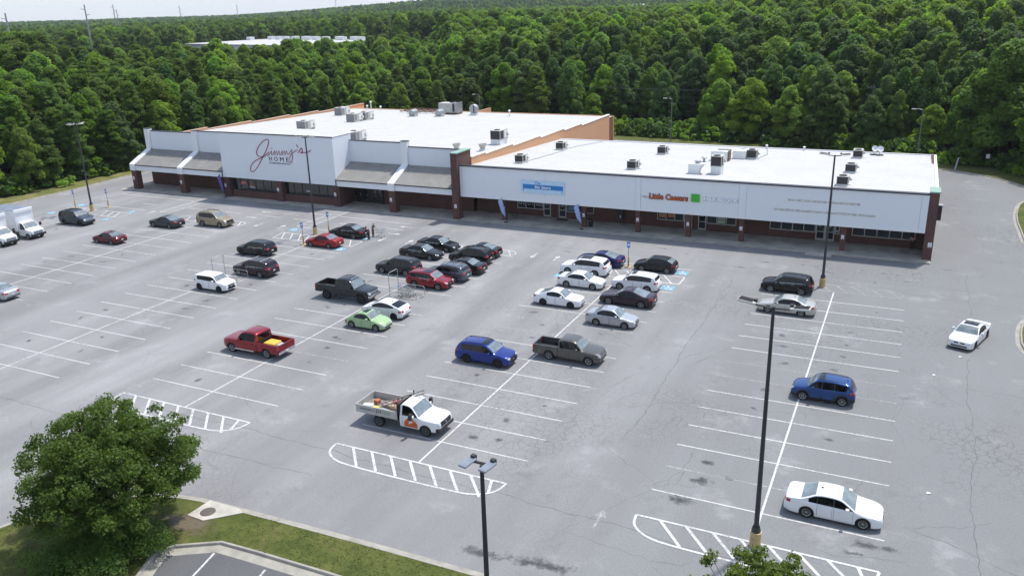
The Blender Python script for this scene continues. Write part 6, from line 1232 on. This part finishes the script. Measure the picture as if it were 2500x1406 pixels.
bulk(262, 450, 5.9, 1.06); bulk(450, 950, 8.0, 1.06)
# geometry-node forests: points carry kind, turn and scale
def proto_collection(cname, protos):
    col = bpy.data.collections.new(cname); 
    for i, (cm_, tm_) in enumerate(protos):
        nm = 'woodland_'+chr(97+i)
        co = np.empty(len(cm_.vertices)*3); cm_.vertices.foreach_get('co', co)
        o = bpy.data.objects.new(nm, cm_ if tm_ is None else None or cm_); col.objects.link(o)
    return col
def forest(name, label, pts, protos, hts, cname):
    col = proto_collection(cname, protos)
    a = np.array(pts); n = len(a); me = bpy.data.meshes.new(name); z = hgt(a[:, 0], a[:, 1])-.1
    me.from_pydata(np.stack([a[:, 0], a[:, 1], z], 1).tolist(), [], [])
    k = me.attributes.new('kind', 'INT', 'POINT'); k.data.foreach_set('value', a[:, 3].astype(np.int32))
    s_ = a[:, 2]/np.array(hts)[a[:, 3].astype(int)]; w_ = s_*rng.uniform(.85, 1.4, n)
    at_ = me.attributes.new('scl', 'FLOAT_VECTOR', 'POINT'); at_.data.foreach_set('vector', np.stack([w_, w_, s_], 1).ravel().astype(np.float32))
    at_ = me.attributes.new('rot', 'FLOAT_VECTOR', 'POINT'); at_.data.foreach_set('vector', np.stack([np.zeros(n), np.zeros(n), rng.uniform(0, 6.28, n)], 1).ravel().astype(np.float32))
    o = link(name, me); ng = bpy.data.node_groups.new(name+'_nodes', 'GeometryNodeTree'); ng.interface.new_socket('Geometry', in_out='INPUT', socket_type='NodeSocketGeometry'); ng.interface.new_socket('Geometry', in_out='OUTPUT', socket_type='NodeSocketGeometry')
    N_ = ng.nodes; gi = N_.new('NodeGroupInput'); go = N_.new('NodeGroupOutput'); ip = N_.new('GeometryNodeInstanceOnPoints'); ci = N_.new('GeometryNodeCollectionInfo'); ci.inputs[0].default_value = col; ci.inputs['Separate Children'].default_value = True; ci.inputs['Reset Children'].default_value = True
    def na(nm, ty): q = N_.new('GeometryNodeInputNamedAttribute'); q.data_type = ty; q.inputs[0].default_value = nm; return q.outputs[0]
    e2 = N_.new('FunctionNodeEulerToRotation'); Lk = ng.links; Lk.new(na('rot', 'FLOAT_VECTOR'), e2.inputs[0]); Lk.new(gi.outputs[0], ip.inputs['Points']); Lk.new(ci.outputs[0], ip.inputs['Instance']); ip.inputs['Pick Instance'].default_value = True
    Lk.new(na('kind', 'INT'), ip.inputs['Instance Index']); Lk.new(e2.outputs[0], ip.inputs['Rotation']); Lk.new(na('scl', 'FLOAT_VECTOR'), ip.inputs['Scale']); Lk.new(ip.outputs[0], go.inputs[0])
    o.modifiers.new('forest', 'NODES').node_group = ng; tag(o, label, 'forest', kind='stuff'); return o
def joined(cm_, tm_):
    bm = bmesh.new(); bm.from_mesh(cm_); nf = len(bm.faces); bm.from_mesh(tm_); bm.faces.ensure_lookup_table()
    for f in bm.faces[nf:]: f.material_index = 1
    me = bpy.data.meshes.new('woodland_tree'); bm.to_mesh(me); bm.free(); me.materials.append(cm_.materials[0]); me.materials.append(M['bark']); return me
protos = [(joined(c_, t_), None) for _, c_, t_, _ in PRO]; hts = [p[3] for p in PRO]
forest('woodland', 'dense green mixed woodland stretching behind the stores to the horizon', FX, protos, hts, 'woodland_kinds')
# far hills: coarser trees
FAR = [(crown_broad(15, 5.2, 1.0, 500, 14, 42, 1.25, 'leaf'), None), (crown_broad(15, 4.6, 1.0, 501, 14, 42, 1.2, 'leafd'), None), (crown_pine(16, 4.0, 2, 502, 60, 1.3, 18), None)]
Xf, Yf = scatter(950, 3000, 14.5); FP = [(x, y, rng.uniform(13, 20), int(rng.choice([0, 0, 1, 1, 2]))) for x, y in zip(Xf, Yf)]
forest('distant_woodland', 'hazy wooded hills on the horizon', FP, FAR, [15, 15, 16], 'distant_kinds')
# undergrowth along the woodland edge
UG = [(crown_broad(2.6, 1.7, .0, 600, 16, 260, .26, 'leaf'), None), (crown_broad(2.0, 1.6, .0, 601, 16, 260, .24, 'leafd'), None)]
UP_ = []
def along(pts, d0, d1, n):
    pts = [Vector(p) for p in pts]
    for i in range(n):
        k = rng.integers(0, len(pts)-1); f = rng.uniform(); p = pts[k].lerp(pts[k+1], f); t_ = (pts[k+1]-pts[k]).normalized(); q = p+Vector((-t_.y, t_.x))*rng.uniform(d0, d1); UP_.append((q.x, q.y, rng.uniform(1.2, 3.4), int(rng.integers(0, 2))))
along([(-120.5, 40), (-120.5, 88), (-121.5, 120), (-122, 160)], 4.6, 9, 260); along([(-122, 158), (-66, 158)], 8, 13, 90); along([(-66, 163.5), (-34, 161.5)], 0, 8, 190); along([(-40, 157.4), (-10, 151), (6.9, 142.1)], 4.0, 9, 130); along([(7, 142), (13.3, 136), (20, 127), (40, 119)], 5, 10, 90)
forest('undergrowth', 'low leafy undergrowth along the edge of the woods', UP_, UG, [2.6, 2.0], 'undergrowth_kinds')
# ----- ornamental trees near the camera
def myrtle(x, y, h, R_, label, seed, nl, low=.25, z=.13, per=620, ls=.15):
    r_ = np.random.default_rng(seed); lobes = []; m = MB(); rd = random.Random(seed)
    for i in range(nl):
        zz_ = 1-1.42*(i+.5)/nl; q_ = i*2.399963+r_.uniform(-.3, .3); d = np.array([math.sqrt(1-zz_**2)*math.cos(q_), math.sqrt(1-zz_**2)*math.sin(q_), zz_]); f = r_.uniform(.55, 1.0)*(1+.13*math.sin(2.3*q_+seed)*math.cos(4*zz_)) if r_.uniform() > .1 else r_.uniform(1.02, 1.16); c = np.array([d[0]*R_*f, d[1]*R_*f, h*.5+d[2]*h*.5*f]); lr = R_*r_.uniform(.07, .16)
        if c[2] < low*h: c[2] = low*h+r_.uniform(0, .5)
        c[2] = min(c[2], h*1.06-lr*.5); lobes.append((tuple(c), (lr, lr, lr*.72)))
    P, N = lobes_leaves(lobes, per*1.0, (.35, 1.12), .5, .7, -.8)
    t = thing('ornamental_tree', label, 'tree', (x, y, z), 0, 'ornamental trees in the grass strip')
    link('crown', leaf_mesh('crown', P, N, r_.uniform(ls*.6, ls*1.3, len(P)), .75, M['myrtle']), t)
    for k in range(9):
        a = k*.7+rd.uniform(-.2, .2); sp_ = rd.uniform(.12, .3); top = (math.cos(a)*R_*sp_*2, math.sin(a)*R_*sp_*2, h*rd.uniform(.6, .82))
        m.tube([(math.cos(a)*.22, math.sin(a)*.22, -.2), (math.cos(a)*R_*.12, math.sin(a)*R_*.12, h*.25), (top[0]*.6, top[1]*.6, h*.5), top], .085, 6, .025)
    for c, lr in lobes[::2]:
        a = math.atan2(c[1], c[0]); q = (math.cos(a)*R_*.14, math.sin(a)*R_*.14, h*.32); m.tube([q, (c[0]*.55, c[1]*.55, (q[2]+c[2])*.52), c], .03, 4, .01)
    m.build('trunk', M['bark'], t, smooth=True); return t
myrtle(-35.7, 24.6, 6.95, 3.95, 'large rounded ornamental tree at the lower left grass strip', 35, 380, .04, ls=.115, per=1000)
myrtle(-3.2, 27.6, 5.75, 2.9, 'top of a bright green ornamental tree at the bottom edge, lower right', 22, 190, .3, per=1300, ls=.115)
t = thing('hedge', 'dark low hedge under the large ornamental tree at lower left', 'hedge', (-34.9, 22.6, .1))
r_ = np.random.default_rng(9); lb = [((r_.uniform(-3.2, 2.7), r_.uniform(-2.2, 2.2), r_.uniform(.3, 1.2)), r_.uniform(.5, .85)) for i in range(70)]; P, N = lobes_leaves(lb, 620, (.5, 1.1), .5, .6, -.5)
link('foliage', leaf_mesh('foliage', P, N, r_.uniform(.06, .16, len(P)), .5, M['leafd']), t); m = MB()
for c, _ in lb[::3]: m.tube([(c[0], c[1], -.1), (c[0]*.98, c[1]*.98, c[2])], .03, 5, .015)
m.build('stems', M['bark'], t)
# short grass tufts on the near strip
n = 16000; gx_ = rng.uniform(-44, 14, n); gy_ = rng.uniform(20, 29.6, n)
ok = []
from mathutils.geometry import intersect_point_tri_2d
def inpoly(px, py, pts):
    pts = np.array(pts); c = np.zeros(len(px), bool); j_ = len(pts)-1
    for i in range(len(pts)):
        xi, yi = pts[i]; xj, yj = pts[j_]; k = ((yi > py) != (yj > py)) & (px < (xj-xi)*(py-yi)/(yj-yi+1e-12)+xi); c ^= k; j_ = i
    return c
k = inpoly(gx_, gy_, bi) & ~((gx_ > -35.4) & (gx_ < -30.8) & (gy_ > 25.2) & (rng.uniform(size=n) < .93)); P = np.stack([gx_[k], gy_[k], np.full(k.sum(), .16)], 1); N = rng.normal(size=P.shape)*.3; N[:, 2] = 1
gm = leaf_mesh('grass_tufts', P, N, rng.uniform(.05, .11, len(P)), .5, M['grass']); tag(link('grass_tufts', gm), 'short green grass on the strip at the bottom of the picture', 'grass', kind='stuff')

# ---------------------------------------------------------------- thin summer haze
hz = MB().box(-4400, 2400, -500, 5000, -6, 85).build('haze', [])
m, t, b, L = nodes('summer_haze'); t.nodes.remove(b); pv = t.nodes.new('ShaderNodeVolumePrincipled'); pv.inputs['Color'].default_value = (.80, .88, 1, 1); pv.inputs['Density'].default_value = .00008; pv.inputs['Anisotropy'].default_value = .25
L.new(pv.outputs[0], t.nodes['Material Output'].inputs['Volume']); hz.data.materials.clear(); hz.data.materials.append(m); tag(hz, 'thin bluish summer haze over the distant woods', 'haze', kind='stuff')
